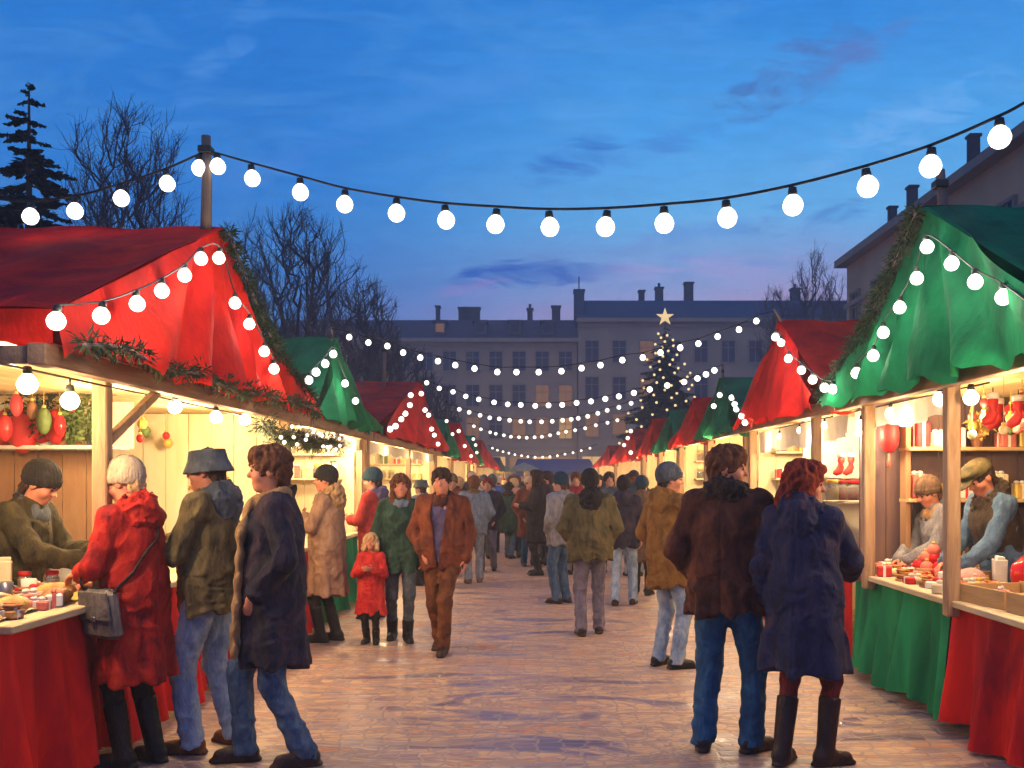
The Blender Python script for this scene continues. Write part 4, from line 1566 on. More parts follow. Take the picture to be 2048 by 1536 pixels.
# lamps that light the stalls from inside (they hang at the bulbs)
WARM = (1.0, .70, .36)
for S, e, ys in ((L1, 62, (5.2, 6.9, 8.6)), (R1, 34, (5.0, 6.9, 7.9)), (L2, 60, (10.8, 12.4)), (R2, 60, (9.4, 11.2)), (L3, 70, (15, 17.8, 20.5)), (R3, 70, (13.9,)), (R4, 70, (17,)), (R5, 70, (20.2,)), (R6, 70, (23.6,)), (R7, 110, (28, 32)), (R8, 120, (38, 43)), (L4, 70, (24.3,)), (L5, 100, (29.5,)), (L6, 70, (34.4,)), (L7, 120, (39, 46)), (L8, 120, (55,))):
    for y in ys:
        point_light((S.side * (S.xc + .45), y, 2.02), e, WARM, .08)
        # the bulb at the front of the stall throws light on the aisle
        point_light((S.side * (S.xc + .02), y + (-.42 if S is L1 else .35), 1.98), e * (1.3 if S is R1 else .85), WARM, .06)

# ================================================================== garlands
garland('fir garland pinned along the foot of the big red canopy', [(-2.09, ypx(168, -2.09), 2.21), (-2.09, ypx(250, -2.09), 2.25), (-2.09, ypx(330, -2.09), 2.21), (-2.09, ypx(400, -2.09), 2.24), (-2.09, ypx(470, -2.09), 2.21), (-2.09, 8.6, 2.25), (-2.09, 9.3, 2.22)], .045, 13, .05)
gp = []
for i in range(9):
    y = 7.08 + i * .28
    gp.append((-2.22 + .09 * i / 8, y, L1.zp(y) + .0))
garland('fir garland down the far edge of the big red canopy', gp, .05, 22, .05)
gp = []
for i in range(9):
    y = 6.5 + i * .235
    gp.append((2.43 - .09 * i / 8, y, R1.zp(y) + .0))
garland('fir garland down the far edge of the big green canopy', gp, .055, 24, .05)
garland('thick fir garland with tiny lights at the start of the left green stall', [(-2.28, 8.15, 2.06), (-2.28, 8.7, 1.96), (-2.28, 9.3, 2.0), (-2.28, 9.9, 1.93), (-2.28, 10.6, 1.99), (-2.28, 11.3, 1.97)], .10, 30, .06)
light_string('tiny lights wound through the thick fir garland', [(-2.19, 8.2, 2.02), (-2.17, 9.2, 2.0), (-2.17, 10.2, 1.95), (-2.19, 11.2, 1.98)], [(-2.16 + random.uniform(-.02, .02), 8.2 + i * .17, 1.98 + random.uniform(-.07, .09)) for i in range(19)], .035, BULB_F, GB, .004, True, 'fairy_lights')

# shelves on the far side walls of the middle stalls, the ones one looks at along the row
SIDE_SHELVES = []
for S in (L1, L2, L3, R2, R3, R4):
    if S is L1:
        continue
    for z in (1.60, 1.92):
        MB().box((S.side * (S.xc + 1.15), S.y1 - .22, z), (1.9, .28, .026), None, .004).build('shelf', M['counter_wood'], S.root)
        SIDE_SHELVES.append((S, z + .013))
# ================================================================== trees
BARK = mat('bark', (.075, .06, .055), (.035, .03, .032), scale=6, rough=.9, bump=.5, bscale=30)
TWIG = mat('twigs', (.12, .085, .085), (.07, .055, .065), scale=1.2, rough=.9, bump=0)


def bare_tree(label, base, H, W, seed=1, trunks=1, tips=620, twig_r=.012, low=.36):
    """limbs grow out to points spread through a vase shaped crown; each limb thickens with what it carries"""
    rd = np.random.default_rng(seed)
    root = empty('bare_tree', base, label, 'tree', 'bare winter trees behind the stalls')
    B = np.array(base, float)
    N, PAR, BR = [], [], []

    def node(p, par):
        N.append(p)
        PAR.append(par)
        return len(N) - 1
    for t in range(trunks):
        a = 2 * math.pi * t / trunks + rd.uniform(0, 1)
        sp = W * (.35 if trunks > 1 else .06)
        top = np.array([math.cos(a) * sp, math.sin(a) * sp, H * rd.uniform(.66, .80)])
        cur = -1
        ch = []
        for k in range(9):
            f = k / 8
            p = B + np.array([top[0] * f ** 1.5, top[1] * f ** 1.5, top[2] * f]) + rd.normal(0, .012 * H * (f > 0), 3) * np.array([1, 1, .3])
            cur = node(p, cur)
            ch.append(cur)
        BR.append(ch)
    T = []
    while len(T) < tips:
        q = rd.uniform(-1, 1, 3)
        r = np.linalg.norm(q)
        if r > 1 or r < rd.uniform(0, .75):
            continue
        z = low * H + (q[2] + 1) / 2 * (1 - low) * H
        ww = W * (.70 + .45 * (q[2] + 1) / 2) * (1 + .22 * math.sin(5 * math.atan2(q[1], q[0]) + seed + 3 * q[2]))
        T.append(B + np.array([q[0] * ww, q[1] * ww, z]))
    T = np.array(T)
    d0 = np.linalg.norm((T - B)[:, :2], axis=1) / W + .6 * (T[:, 2] - B[2]) / H + rd.uniform(0, .5, len(T))
    for p in T[np.argsort(d0)]:
        A = np.array(N)
        dv = p - A
        dist = np.linalg.norm(dv, axis=1) + 1.6 * np.maximum(.25 * H * .2 - dv[:, 2], 0) + (A[:, 2] - B[2] < low * H * .72) * 9
        j = int(np.argmin(dist))
        o = A[j]
        L = np.linalg.norm(p - o)
        n = max(2, min(5, int(L / (.05 * H)) + 2))
        cur, ch = j, [j]
        for k in range(1, n + 1):
            f = k / n
            q = o + (p - o) * f + np.array([0, 0, .10 * L * math.sin(math.pi * f) * -.6]) + rd.normal(0, .05 * L, 3) * (f < 1)
            cur = node(q, cur)
            ch.append(cur)
        BR.append(ch)
    cnt = np.zeros(len(N))
    for i in range(len(N) - 1, -1, -1):
        cnt[i] += .25
        if PAR[i] >= 0:
            cnt[PAR[i]] += cnt[i]
    rad = np.minimum(twig_r * (cnt / .5) ** .43, H * .017)
    mt, mc = MB(), MB()
    for i, ch in enumerate(BR):
        (mt if i < trunks or rad[ch[0]] > twig_r * 4.5 else mc).tube([N[k] for k in ch], [float(max(min(rad[k], rad[ch[min(1, len(ch) - 1)]] * 1.25), twig_r * .8)) for k in ch], 7 if i < trunks else 4, cap=False)
        if i >= trunks:
            e = Vector(N[ch[-1]])
            d = (e - Vector(N[ch[-2]])).normalized()
            for _ in range(5):
                o = e - d * rd.uniform(0, .045 * H)
                v = (d + Vector(rd.normal(0, .55, 3)) + Vector((0, 0, .35))).normalized() * H * rd.uniform(.025, .06)
                mc.tube([o, o + v * .55 + Vector(rd.normal(0, .004 * H, 3)), o + v], [twig_r * .8, twig_r * .65, twig_r * .45], 3, cap=False)
    mt.build('trunk', BARK, root)
    mc.build('crown', TWIG, root)
    return root


def gp3(px, Y, z=0):
    return ((px - CX) * Y / FPX, Y, z)


bare_tree('tall pale bare tree beside the spruce at the left', gp3(248, 22), 9.9, 1.35, 3, 2, 520, .0085, .42)
bare_tree('bare tree with fanned limbs behind the left red roof', gp3(590, 34), 11.0, 2.0, 12, 4, 700, .011, .34)
bare_tree('bare tree right of the fanned one, above the green stall', gp3(715, 40), 9.9, 1.8, 21, 3, 560, .013, .3)
bare_tree('low dark bare tree in front of the facade, behind the second left red roof', gp3(770, 44), 8.3, 2.3, 33, 4, 640, .018, .2)
bare_tree('small dark bare tree lowest in the left row of trees', gp3(858, 48), 6.6, 1.5, 41, 3, 420, .018, .2)
bare_tree('bare tree left of the tall pair by the right hand house', gp3(1556, 60), 13.3, 1.3, 55, 2, 300, .014, .3)
bare_tree('tall bare tree against the pink sky right of the Christmas tree', gp3(1626, 62), 16.0, 1.4, 61, 2, 340, .014, .3)
bare_tree('bare tree touching the corner of the long house on the right', gp3(1674, 58), 13.6, 1.0, 77, 2, 260, .014, .3)


def conifer(label, name, base, H, rb, matl, seed=3, tiers=26, cat='tree', droop=.35, dens=1.0, leaf=.11, trunk=True, pw=.9):
    rd = random.Random(seed)
    root = empty(name, base, label, cat, None)
    bx, by, bz = base
    m = MB()
    m.tube([(bx, by, bz), (bx, by, bz + H * .5), (bx, by, bz + H * .98)], [H * .018, H * .012, .012], 8)
    cr = MB()
    for t in range(tiers):
        f = t / (tiers - 1)
        z = bz + H * (.10 + .88 * f)
        rad = rb * (1 - f) ** pw + .025 * rb
        nb = max(5, int(15 * (1 - f) + 5))
        for k in range(nb):
            a = 2 * math.pi * (k + rd.random() * .8) / nb
            L = rad * rd.uniform(.62, 1.12)
            dx, dy = math.cos(a), math.sin(a)
            zz = z + rd.uniform(-.03, .03) * H
            tip = Vector((bx + dx * L, by + dy * L, zz - droop * L * rd.uniform(.6, 1.2) + .10 * L))
            o = Vector((bx, by, zz))
            m.tube([o, (o + tip) / 2 + Vector((0, 0, -.04 * L)), tip], [.012 + .012 * L, .01, .004], 3, cap=False)
            ns = max(4, int(L / leaf * 4.5 * dens))
            side = Vector((-dy, dx, 0))
            for q in range(ns):
                u = (q + rd.random()) / ns
                u = .12 + .88 * u
                p = o + (tip - o) * u + Vector((0, 0, -.05 * L * math.sin(u * math.pi)))
                w = (1 - u * .75) * L * .32
                sg = rd.choice((-1, 1))
                d = (side * sg * rd.uniform(.4, 1) + Vector((dx, dy, 0)) * rd.uniform(.2, .9) + Vector((0, 0, rd.uniform(-.75, .25)))).normalized()
                ll = max(w, leaf * (1 - .6 * f)) * rd.uniform(.7, 1.3)
                nrm_ = d.cross(Vector((rd.gauss(0, .6), rd.gauss(0, .6), 1))).normalized() * leaf * rd.uniform(.25, .5)
                e = p + d * ll
                c_ = p + d * ll * .45
                cr.poly([p, c_ + nrm_, e, c_ - nrm_], [(0, 1, 2, 3)])
    m.build('trunk', BARK, root)
    cr.build('crown', matl, root)
    return root


SPRUCE = mat('spruce_needles', (.014, .024, .016), (.006, .010, .009), scale=3, rough=.9, bump=0, spec=.1, c3=(.032, .036, .022))
XMAS = mat('christmas_needles', (.065, .095, .03), (.03, .045, .018), scale=3, rough=.9, bump=0, spec=.1, c3=(.11, .12, .04))
sp_ = gp3(58, 16)
conifer('dark spruce standing behind the left red roof', 'spruce_tree', sp_, 8.05, 1.8, SPRUCE, 5, 30, droop=.32, dens=3.4, leaf=.12, pw=.72)
xb_ = gp3(1330, 52)
XH = EYE + (CY - 650) * 52 / FPX
conifer('tall lit Christmas tree above the right row of stalls', 'christmas_tree', xb_, XH, 3.5, XMAS, 9, 36, droop=.42, dens=1.5, leaf=.17, pw=.85)
st = empty('tree_star', (xb_[0], 52, XH - .1), 'pale gold star on the tip of the Christmas tree', 'star')
m = MB()
zc = EYE + (CY - 634) * 52 / FPX
vs = []
for i in range(10):
    a = math.pi / 2 + i * math.pi / 5
    r = .50 if i % 2 == 0 else .19
    vs.append((xb_[0] + math.cos(a) * r, 52, zc + math.sin(a) * r))
vs += [(xb_[0], 51.88, zc), (xb_[0], 52.12, zc)]
m.poly(vs, [(i, (i + 1) % 10, 10) for i in range(10)] + [((i + 1) % 10, i, 11) for i in range(10)])
m.build('star', emit_mat('star_glow', (1.0, .70, .32), .9), st)
MB().tube([(xb_[0], 52, XH - .15), (xb_[0], 52, zc - .25)], .03, 6).build('spike', M['pole'], st)
# lights wound round the tree
rd = random.Random(4)
pts = []
for i in range(84):
    f = (i + .5) / 84
    f = 1 - (1 - f) ** .62 if False else f ** .85
    z = XH * (.97 - .72 * f)
    rad = 3.45 * (1 - (z / XH - .10) / .88) ** .85 * .98 + .22
    a = -math.pi / 2 + math.asin(.98 * (2 * ((i * .618034) % 1) - 1)) + rd.uniform(-.1, .1)
    pts.append(Vector((xb_[0] + math.cos(a) * rad, 52 + math.sin(a) * rad, z)))
fl = light_string('warm fairy lights wound round the Christmas tree', [Vector((xb_[0] + math.cos(t * .9) * 3.4 * (t / 40) ** .8, 52 + math.sin(t * .9) * 3.4 * (t / 40) ** .8, XH * (.97 - .72 * t / 40))) for t in range(41)], pts, .135, emit_mat('fairy_glow', (1.0, .70, .30), 1.25), None, .012, True, 'fairy_lights')

# ================================================================== buildings
FAC1 = mat('facade_stucco', (.38, .26, .17), (.27, .18, .13), scale=.25, rough=.9, bump=.3, bscale=3, c3=(.45, .31, .2))
FAC2 = mat('facade_stone', (.37, .265, .18), (.27, .19, .14), scale=.2, rough=.9, bump=.3, bscale=3, c3=(.44, .32, .21))
FAC3 = mat('house_render', (.74, .40, .20), (.56, .30, .16), scale=.3, rough=.9, bump=.3, bscale=3, c3=(.55, .34, .2))
TRIM = mat('stone_trim', (.36, .255, .18), (.27, .19, .14), scale=1, rough=.85, bump=.2)
SLATE = mat('roof_slate', (.055, .075, .12), (.03, .042, .075), scale=.8, rough=.55, bump=.5, bscale=4, stretch=(.4, 1, 3))
SLATE2 = mat('roof_tiles', (.09, .07, .085), (.05, .042, .06), scale=.9, rough=.7, bump=.5, bscale=4, stretch=(.4, 1, 3))
BRICK = mat('chimney_brick', (.10, .07, .07), (.06, .045, .05), scale=2, rough=.9)
PANE = mat('window_pane', (.03, .04, .075), (.018, .022, .045), scale=.5, rough=.12, bump=0)
LIT = emit_mat('window_lit', (1.0, .50, .14), .40)
LIT2 = emit_mat('window_dim', (1.0, .42, .12), .14)
LIT3 = emit_mat('shop_window', (1.0, .55, .16), .7)


def window(parent, c, w, h, face, pane, sub=True):
    """face: rotation about z; the opening's frame with its pane one level below"""
    key = ('win', w, h)
    if key not in BT:
        m = MB()
        t = .11
        m.box((0, -.03, h / 2 + t / 2), (w + 2 * t, .16, t))
        m.box((0, -.05, -h / 2 - t / 2), (w + 3 * t, .22, t))
        for sx in (-1, 1):
            m.box((sx * (w / 2 + t / 2), -.03, 0), (t, .16, h - .004))
        m.box((0, .0, 0), (.06, .07, h - .006))
        m.box((0, .004, h * .18), (w - .006, .06, .06))
        f = bpy.data.meshes.new('window'); f.from_pydata([tuple(v) for v in m.v], [], m.f); f.materials.append(TRIM)
        m = MB().box((0, .03, 0), (w, .03, h))
        p = bpy.data.meshes.new('pane'); p.from_pydata([tuple(v) for v in m.v], [], m.f); p.materials.append(PANE)
        BT[key] = (f, p)
    f, p = BT[key]
    o = link_mesh('window', f, None, parent, Vector(c) - WLOC[parent.name])
    o.rotation_euler = (0, 0, face)
    q = link_mesh('pane', p, None, o)
    if pane is not PANE:
        q.material_slots[0].link = 'OBJECT'
        q.material_slots[0].material = pane
    return o


def block(label, x0, x1, Y, ze, zr, facm, roofm, seed, floors, wx, lit, name='apartment_building', depth=14, zb=4.4):
    rd = random.Random(seed)
    root = empty(name, ((x0 + x1) / 2, Y + depth / 2, 0), label, 'building', 'houses closing the square')
    MB().box(((x0 + x1) / 2, Y + depth / 2, ze / 2), (x1 - x0, depth, ze)).build('wall', facm, root)
    m = MB()
    m.box(((x0 + x1) / 2, Y - .16, ze + .16), (x1 - x0 + .3, .8, .34)).box(((x0 + x1) / 2, Y - .05, ze - .3), (x1 - x0 + .1, .3, .22))
    m.box(((x0 + x1) / 2, Y - .03, zb), (x1 - x0, .28, .28))
    m.build('cornice', TRIM, root)
    # mansard roof
    m = MB()
    i_ = 2.2
    a = [(x0 - .1, Y - .3, ze + .33), (x1 + .1, Y - .3, ze + .33), (x1 + .1, Y + depth + .3, ze + .33), (x0 - .1, Y + depth + .3, ze + .33)]
    b = [(x0 + .1, Y + i_, zr - .35), (x1 - .1, Y + i_, zr - .35), (x1 - .1, Y + depth - i_, zr - .35), (x0 + .1, Y + depth - i_, zr - .35)]
    c = [(x0 + 1, Y + depth / 2, zr + .25), (x1 - 1, Y + depth / 2, zr + .25)]
    m.poly(a + b + c, [(0, 1, 5, 4), (1, 2, 6, 5), (2, 3, 7, 6), (3, 0, 4, 7), (4, 5, 9, 8), (6, 7, 8, 9), (5, 6, 9), (7, 4, 8), (3, 2, 1, 0)])
    roof = m.build('roof', roofm, root)
    n = int((x1 - x0) / wx)
    for fl_, (z, h) in enumerate(floors):
        for i in range(n):
            x = x0 + (i + .5) * (x1 - x0) / n
            r = rd.random()
            pane = PANE
            if z < zb:
                pane = LIT3 if r < .75 else LIT2
            elif r < (.62 if z < 7 else lit):
                pane = LIT if r < lit * .4 else LIT2
            window(root, (x, Y - .02, z), 1.15 if z > zb else 1.7, h, 0, pane)
    return root, roof


lb, lroof = block('long brownish apartment house with low dark roof across the end of the square', -24.0, 3.1, 90, 13.9, 16.6, FAC1, SLATE2, 3, [(2.3, 2.6), (6.2, 1.9), (9.1, 1.9), (12.2, 1.7)], 2.05, .16)
rb, rroof = block('taller apartment house with deep blue slate roof at the right end of the square', 3.2, 30.0, 89.4, 15.6, 18.3, FAC2, SLATE, 8, [(2.3, 2.6), (6.4, 2.0), (9.7, 2.0), (13.0, 1.9)], 2.25, .12)


def chim(parent, px, py_top, Y, w, zbase, d=.9, pots=0, name='chimney', m_=None):
    x = (px - CX) * Y / FPX
    zt = EYE - (py_top - CY) * Y / FPX
    m = MB().box((x, Y, (zt + zbase) / 2), (w, d, zt - zbase)).box((x, Y, zt + .05), (w + .18, d + .18, .14))
    for i in range(pots):
        m.tube([(x + (i - (pots - 1) / 2) * .4, Y, zt + .1), (x + (i - (pots - 1) / 2) * .4, Y, zt + .55)], .13, 8)
    return m.build(name, m_ or BRICK, parent)


for px, py, w, pots in ((876, 609, .35, 0), (926, 612, .8, 0), (944, 612, 1.5, 0), (1060, 614, .5, 1), (1112, 609, .8, 0)):
    chim(lroof, px, py + 6, 95, w, 15.6, .9, pots)
for px, py, w, pots in ((1283, 584, .5, 0), (1318, 578, .7, 1), (1377, 568, .8, 0), (1590, 580, .8, 1)):
    chim(rroof, px, py, 95, w, 17.2, .9, pots)
# stair tower with a spike at the joint of the two roofs
m = MB().box((3.3, 90.5, 17.3), (.9, 1.6, 2.4), None, 0).box((3.3, 90.5, 18.55), (1.05, 1.8, .16))
m.tube([(3.3, 90.5, 18.5), (3.3, 90.5, 19.9)], .06, 6)
m.build('turret', SLATE, rroof)
for px in (880, 960, 1030, 1095):  # dormers in the low roof
    x = (px - CX) * 90 / FPX
    d_ = MB().box((x, 90.9, 15.15), (1.1, 1.9, 1.15)).box((x, 90.8, 15.8), (1.4, 2.2, .16)).build('dormer', SLATE2, lb)
    q = MB().box((x, 89.93, 15.2), (.72, .05, .75)).build('pane', LIT2 if px == 880 else PANE, d_)

# the long house along the right side
hb = empty('long_house', (20, 30, 0), 'long brown plastered house rising behind the right green roof', 'building', 'houses closing the square')
HX, HY0, HY1, HZ = 14.0, 14.0, 46.0, 11.4
MB().box((HX + 6, (HY0 + HY1) / 2, HZ / 2), (12, HY1 - HY0, HZ)).build('wall', FAC3, hb)
m = MB().box((HX - .12, (HY0 + HY1) / 2, HZ + .10), (.75, HY1 - HY0 + .6, .30))
m.box((HX - .04, (HY0 + HY1) / 2, HZ - 1.9), (.22, HY1 - HY0 + .1, .2))
m.build('cornice', TRIM, hb)
m = MB()
m.poly([(HX - .5, HY0 - .4, HZ + .26), (HX - .5, HY1 + .4, HZ + .26), (HX + 12.5, HY1 + .4, HZ + .26), (HX + 12.5, HY0 - .4, HZ + .26), (HX + 2.4, HY0 + .3, HZ + 2.3), (HX + 2.4, HY1 - 1.5, HZ + 2.3), (HX + 9, HY1 - 1.5, HZ + 2.3), (HX + 9, HY0 + .3, HZ + 2.3)],
       [(0, 4, 5, 1), (1, 5, 6, 2), (2, 6, 7, 3), (3, 7, 4, 0), (4, 7, 6, 5), (0, 1, 2, 3)])
hr = m.build('roof', SLATE, hb)
for (y, w, h) in ((27.0, .5, .2), (36.2, .6, .6), (42.2, .7, .5), (44.6, .45, .3)):
    MB().box((HX + 1.6, y, HZ + 1.5 + h / 2), (.34, w * .6, 1.0 + h)).box((HX + 1.6, y, HZ + 2.0 + h), (.44, w * .6 + .1, .10)).build('chimney', BRICK, hr)
for z in (3.2, 6.2, 9.0):
    for i in range(11):
        window(hb, (HX - .02, HY0 + 1.6 + i * 2.9, z), 1.1, 1.75, -math.pi / 2, LIT2 if (i * 7 + int(z)) % 11 == 3 else PANE)

# ================================================================== the far end of the aisle
te = empty('awning_stall', (1.0, 66, 0), 'blue tarpaulin stall closing the far end of the aisle', 'market stall', None)
m = MB()
for i in range(1):
    m.poly([(-1.9, 64, 2.15), (3.4, 64, 2.15), (3.2, 67.5, 2.95), (-1.7, 67.5, 2.95), (-1.9, 70, 2.2), (3.4, 70, 2.2)], [(0, 1, 2, 3), (3, 2, 5, 4)])
    m.poly([(-1.9, 63.99, 2.15), (3.4, 63.99, 2.15), (3.4, 63.95, 1.75), (-1.9, 63.95, 1.75)], [(3, 2, 1, 0)])
m.build('canopy', M['blue_canvas'], te)
for x in (-1.8, .75, 3.3):
    MB().beam((x, 64.1, 0), (x, 64.1, 2.14), .08).build('post', M['post'], te)
MB().box((.75, 64.6, .45), (5.0, .6, .9)).build('counter', M['counter_wood'], te)
for k, (px, py, Y, w, lab) in enumerate(((1000, 943, 58, .95, 'yellow umbrella at the far end, left one of two'), (1048, 938, 60, 1.0, 'pale yellow umbrella at the far end beside the blue stall'))):
    x = (px - CX) * Y / FPX
    z = EYE + (CY - py) * Y / FPX
    u_ = empty('market_umbrella', (x, Y, 0), lab, 'umbrella', 'umbrellas at the far end')
    MB().lathe((x, Y, z), [(w, -.12), (w * .98, -.04), (w * .55, .18), (.05, .38)], 10).build('canopy', mat('umbrella_%d' % k, (.72, .52, .14) if k == 0 else (.74, .64, .36), None, 4, transl=.35), u_)
    MB().tube([(x, Y, 0), (x, Y, z + .45)], .03, 6).build('pole', M['pole'], u_)
    point_light((x, Y, z - .2), 40, WARM, .05)
for x, y in ((-1.2, 71.5), (2.6, 71.5), (.7, 72)):
    point_light((x, y, 2.6), 420, WARM, .08)  # added lamps, hidden behind the blue stall to warm the far facade
point_light((.75, 64.9, 1.9), 30, WARM, .08)
# ================================================================== goods on the stalls
G = {}
G['bread'] = mat('bread_crust', (.52, .25, .07), (.30, .12, .03), scale=16, rough=.6, bump=.5, bscale=60, c3=(.66, .38, .13))
G['ginger'] = mat('gingerbread', (.30, .13, .05), (.18, .07, .03), scale=20, rough=.6, bump=.4, bscale=80)
G['red'] = mat('red_goods', (.60, .03, .025), (.42, .012, .02), scale=9, rough=.5, bump=.2)
G['gloss'] = mat('glossy_red', (.60, .02, .02), (.50, .012, .015), scale=4, rough=.18, bump=0)
G['coral'] = mat('coral_goods', (.68, .19, .14), (.56, .10, .08), scale=10, rough=.6, bump=.3)
G['green'] = mat('green_goods', (.12, .17, .04), (.06, .09, .025), scale=10, rough=.6, bump=.3)
G['cream'] = mat('cream_paper', (.78, .66, .42), (.66, .52, .30), scale=8, rough=.8, bump=.4, bscale=40)
G['white'] = mat('white_paper', (.80, .77, .70), (.70, .64, .55), scale=8, rough=.7, bump=.4, bscale=40)
G['yellow'] = mat('yellow_goods', (.72, .46, .10), (.56, .32, .06), scale=9, rough=.5, bump=.3)
G['box'] = mat('crate_wood', (.56, .34, .15), (.42, .24, .09), scale=6, rough=.7, bump=.4, bscale=40, stretch=(1, .4, 3))
G['glass'] = glass_mat('jar_glass', (.9, .92, .88), .05, .85)
G['honey'] = mat('honey', (.60, .30, .05), (.48, .2, .03), rough=.25, bump=0)
G['steel'] = mat('steel', (.30, .30, .32), (.2, .2, .22), rough=.3, metal=.8, bump=0)
G['terracotta'] = mat('terracotta', (.45, .2, .1), rough=.8)
G['pink'] = mat('pink_wool', (.68, .38, .34), (.56, .27, .25), scale=20, rough=.85, bump=.5)


def good(name, parts, loc, label, cat, group=None, rz=0):
    """parts: list of (part name, MB in local coordinates, material)"""
    o = empty(name, (0, 0, 0), label, cat, group)
    for nm, mb, m in parts:
        mb.build(nm, m, o)
    o.location = loc
    o.rotation_euler = (0, 0, R(rz))
    return o


def again(o, loc, rz=0, label=None, sc=1.0):
    c = copy_tree(o)
    c.location = loc
    c.rotation_euler = (0, 0, R(rz))
    c.scale = (sc, sc, sc)
    if label:
        c['label'] = label
    return c


def mk_loaf(loc, label, group, rz=0, m=None, L=.13):
    a = MB().ball((0, 0, .045), (L, .062, .05), 16, 10, lump=.05)
    b = MB()
    for i in range(4):
        b.ball((-L * .6 + i * L * .4, 0, .088 - .012 * abs(i - 1.5)), (.012, .04, .008), 8, 6, rotz(24))
    return good('bread_loaf', [('crust', a, m or G['bread']), ('slash', b, G['cream'])], loc, label, 'bread', group, rz)


def mk_jar(loc, label, group, fill, lid):
    a = MB().lathe((0, 0, 0), [(.034, 0), (.04, .006), (.04, .085), (.032, .10), (.030, .108)], 16)
    f = MB().lathe((0, 0, 0), [(.034, .004), (.036, .01), (.036, .078)], 14)
    l = MB().lathe((0, 0, 0), [(.033, .104), (.036, .106), (.036, .126), (.033, .13)], 16)
    return good('jar', [('glass', a, G['glass']), ('filling', f, fill), ('lid', l, lid)], loc, label, 'jar', group)


def mk_parcel(loc, label, group, m, rib, d=(.16, .11, .07), rz=0):
    a = MB().box((0, 0, d[2] / 2), d, None, .008)
    b = MB().box((0, 0, d[2] / 2), (.022, d[1] + .004, d[2] + .004)).box((0, 0, d[2] / 2), (d[0] + .004, .02, d[2] + .005))
    for sx in (-1, 1):
        b.ball((sx * .024, 0, d[2] + .014), (.026, .012, .014), 8, 6)
    return good('parcel', [('wrapping', a, m), ('ribbon', b, rib)], loc, label, 'parcel', group, rz)


def mk_crate(loc, label, group, d=(.4, .3, .12), rz=0, tilt=0, m=None):
    a = MB()
    t = .014
    for sx in (-1, 1):
        a.box((sx * d[0] / 2, 0, d[2] / 2), (t, d[1], d[2]), None, .003)
        a.box((0, sx * (d[1] / 2 - t / 2), d[2] / 2 - .004), (d[0] - t, t, d[2] - .012), None, .003)
    a.box((0, 0, t / 2), (d[0] - .01, d[1] - .03, t))
    return good('wooden_crate', [('tray', a, m or G['box'])], loc, label, 'crate', group, rz)


def mk_stocking(loc, label, group, m, cuff, rz=0, s=1.0):
    a = MB()
    path = [(0, 0, -.05), (0, 0, -.14), (0, .004, -.22), (0, .03, -.285), (0, .085, -.315), (0, .12, -.31)]
    a.tube([(x * s, y * s, z * s) for x, y, z in path], [.052 * s, .054 * s, .055 * s, .062 * s, .05 * s, .026 * s], 14)
    b = MB().lathe((0, 0, 0), [(.05 * s, -.075 * s), (.064 * s, -.07 * s), (.066 * s, -.03 * s), (.058 * s, -.008 * s), (.03 * s, -.004 * s)], 14)
    c = MB().tube([(0, 0, 0), (0, 0, .05 * s)], .004, 5)
    return good('stocking', [('sock', a, m), ('cuff', b, cuff), ('loop', c, M['cable'])], loc, label, 'stocking', group, rz)


def mk_ornament(loc, label, group, m, r=.05, long_=1.0, hang=.06):
    a = MB().ball((0, 0, -hang - r * long_), (r, r, r * long_), 16, 12)
    b = MB().lathe((0, 0, -hang), [(.014, -.004), (.014, .014), (.008, .018)], 10).tube([(0, 0, -hang + .015), (0, 0, .0)], .0025, 4)
    return good('ornament', [('ball', a, m), ('cap', b, G['yellow'])], loc, label, 'ornament', group)


# ---------------- left red stall: hanging goods over the shelf
g1 = 'red ornaments hanging over the shelf of the left red stall'
for i, (px, s, mm, lab) in enumerate(((12, 1.25, 'red', 'red egg shaped ornament hanging at the left edge of the picture'), (52, 1.45, 'red', 'largest red hanging ornament in the left stall'), (86, 1.15, 'gloss', 'dark glossy red ornament hung low beside the largest one'), (118, 1.15, 'red', 'red ornament hanging nearest the fir sprigs'))):
    p = at(px, 795 + 8 * (i % 2), 7.5)
    mk_ornament((p.x, 7.5 - .05 * (i % 2), 2.225), lab, g1, G[mm], .072 * s, 1.6, .10)
for i, px in enumerate((36, 76, 100, 140, 150, 178)):
    p = at(px, 850, 7.46)
    m = MB()
    leaf_tufts(m, [(0, 0, -.05 - .055 * k) for k in range(5 if i < 4 else 6)], 26, .06, .075, .014)
    good('fir_bunch', [('sprig', m, G['green'] if i > 2 else M['needle']), ('cord', MB().tube([(0, 0, 0), (0, 0, -.08)], .004, 4), M['cable'])], (p.x, 7.44, 2.23), 'bunch of green sprigs hanging above the shelf of the left stall', 'sprigs', 'fir bunches hanging in the left stall')
for i, (px, mm, hh) in enumerate(((20, 'white', .10), (60, 'cream', .08), (95, 'white', .09), (128, 'ginger', .15), (150, 'green', .13), (165, 'ginger', .12), (188, 'steel', .2))):
    p = at(px, 886, 7.55)
    a = MB().lathe((0, 0, 0), [(.03, 0), (.042, .01), (.044, hh * .55), (.022, hh * .8), (.018, hh)], 14)
    b = MB().lathe((0, 0, 0), [(.021, hh - .004), (.021, hh + .02), (.014, hh + .024)], 10)
    good('bottle', [('body', a, G[mm]), ('stopper', b, M['pole'])], (p.x, 7.52, 1.85), ['small white bottle at the left end of the shelf', 'cream bottle on the shelf left of the second white one', 'small white bottle at the middle of the shelf', 'brown bottle on the shelf under the fir sprigs', 'green bottle on the shelf behind the seller', 'brown bottle on the shelf left of the post', 'tall grey bottle on the shelf at the post'][i], 'bottle', 'bottles on the shelf of the left stall')

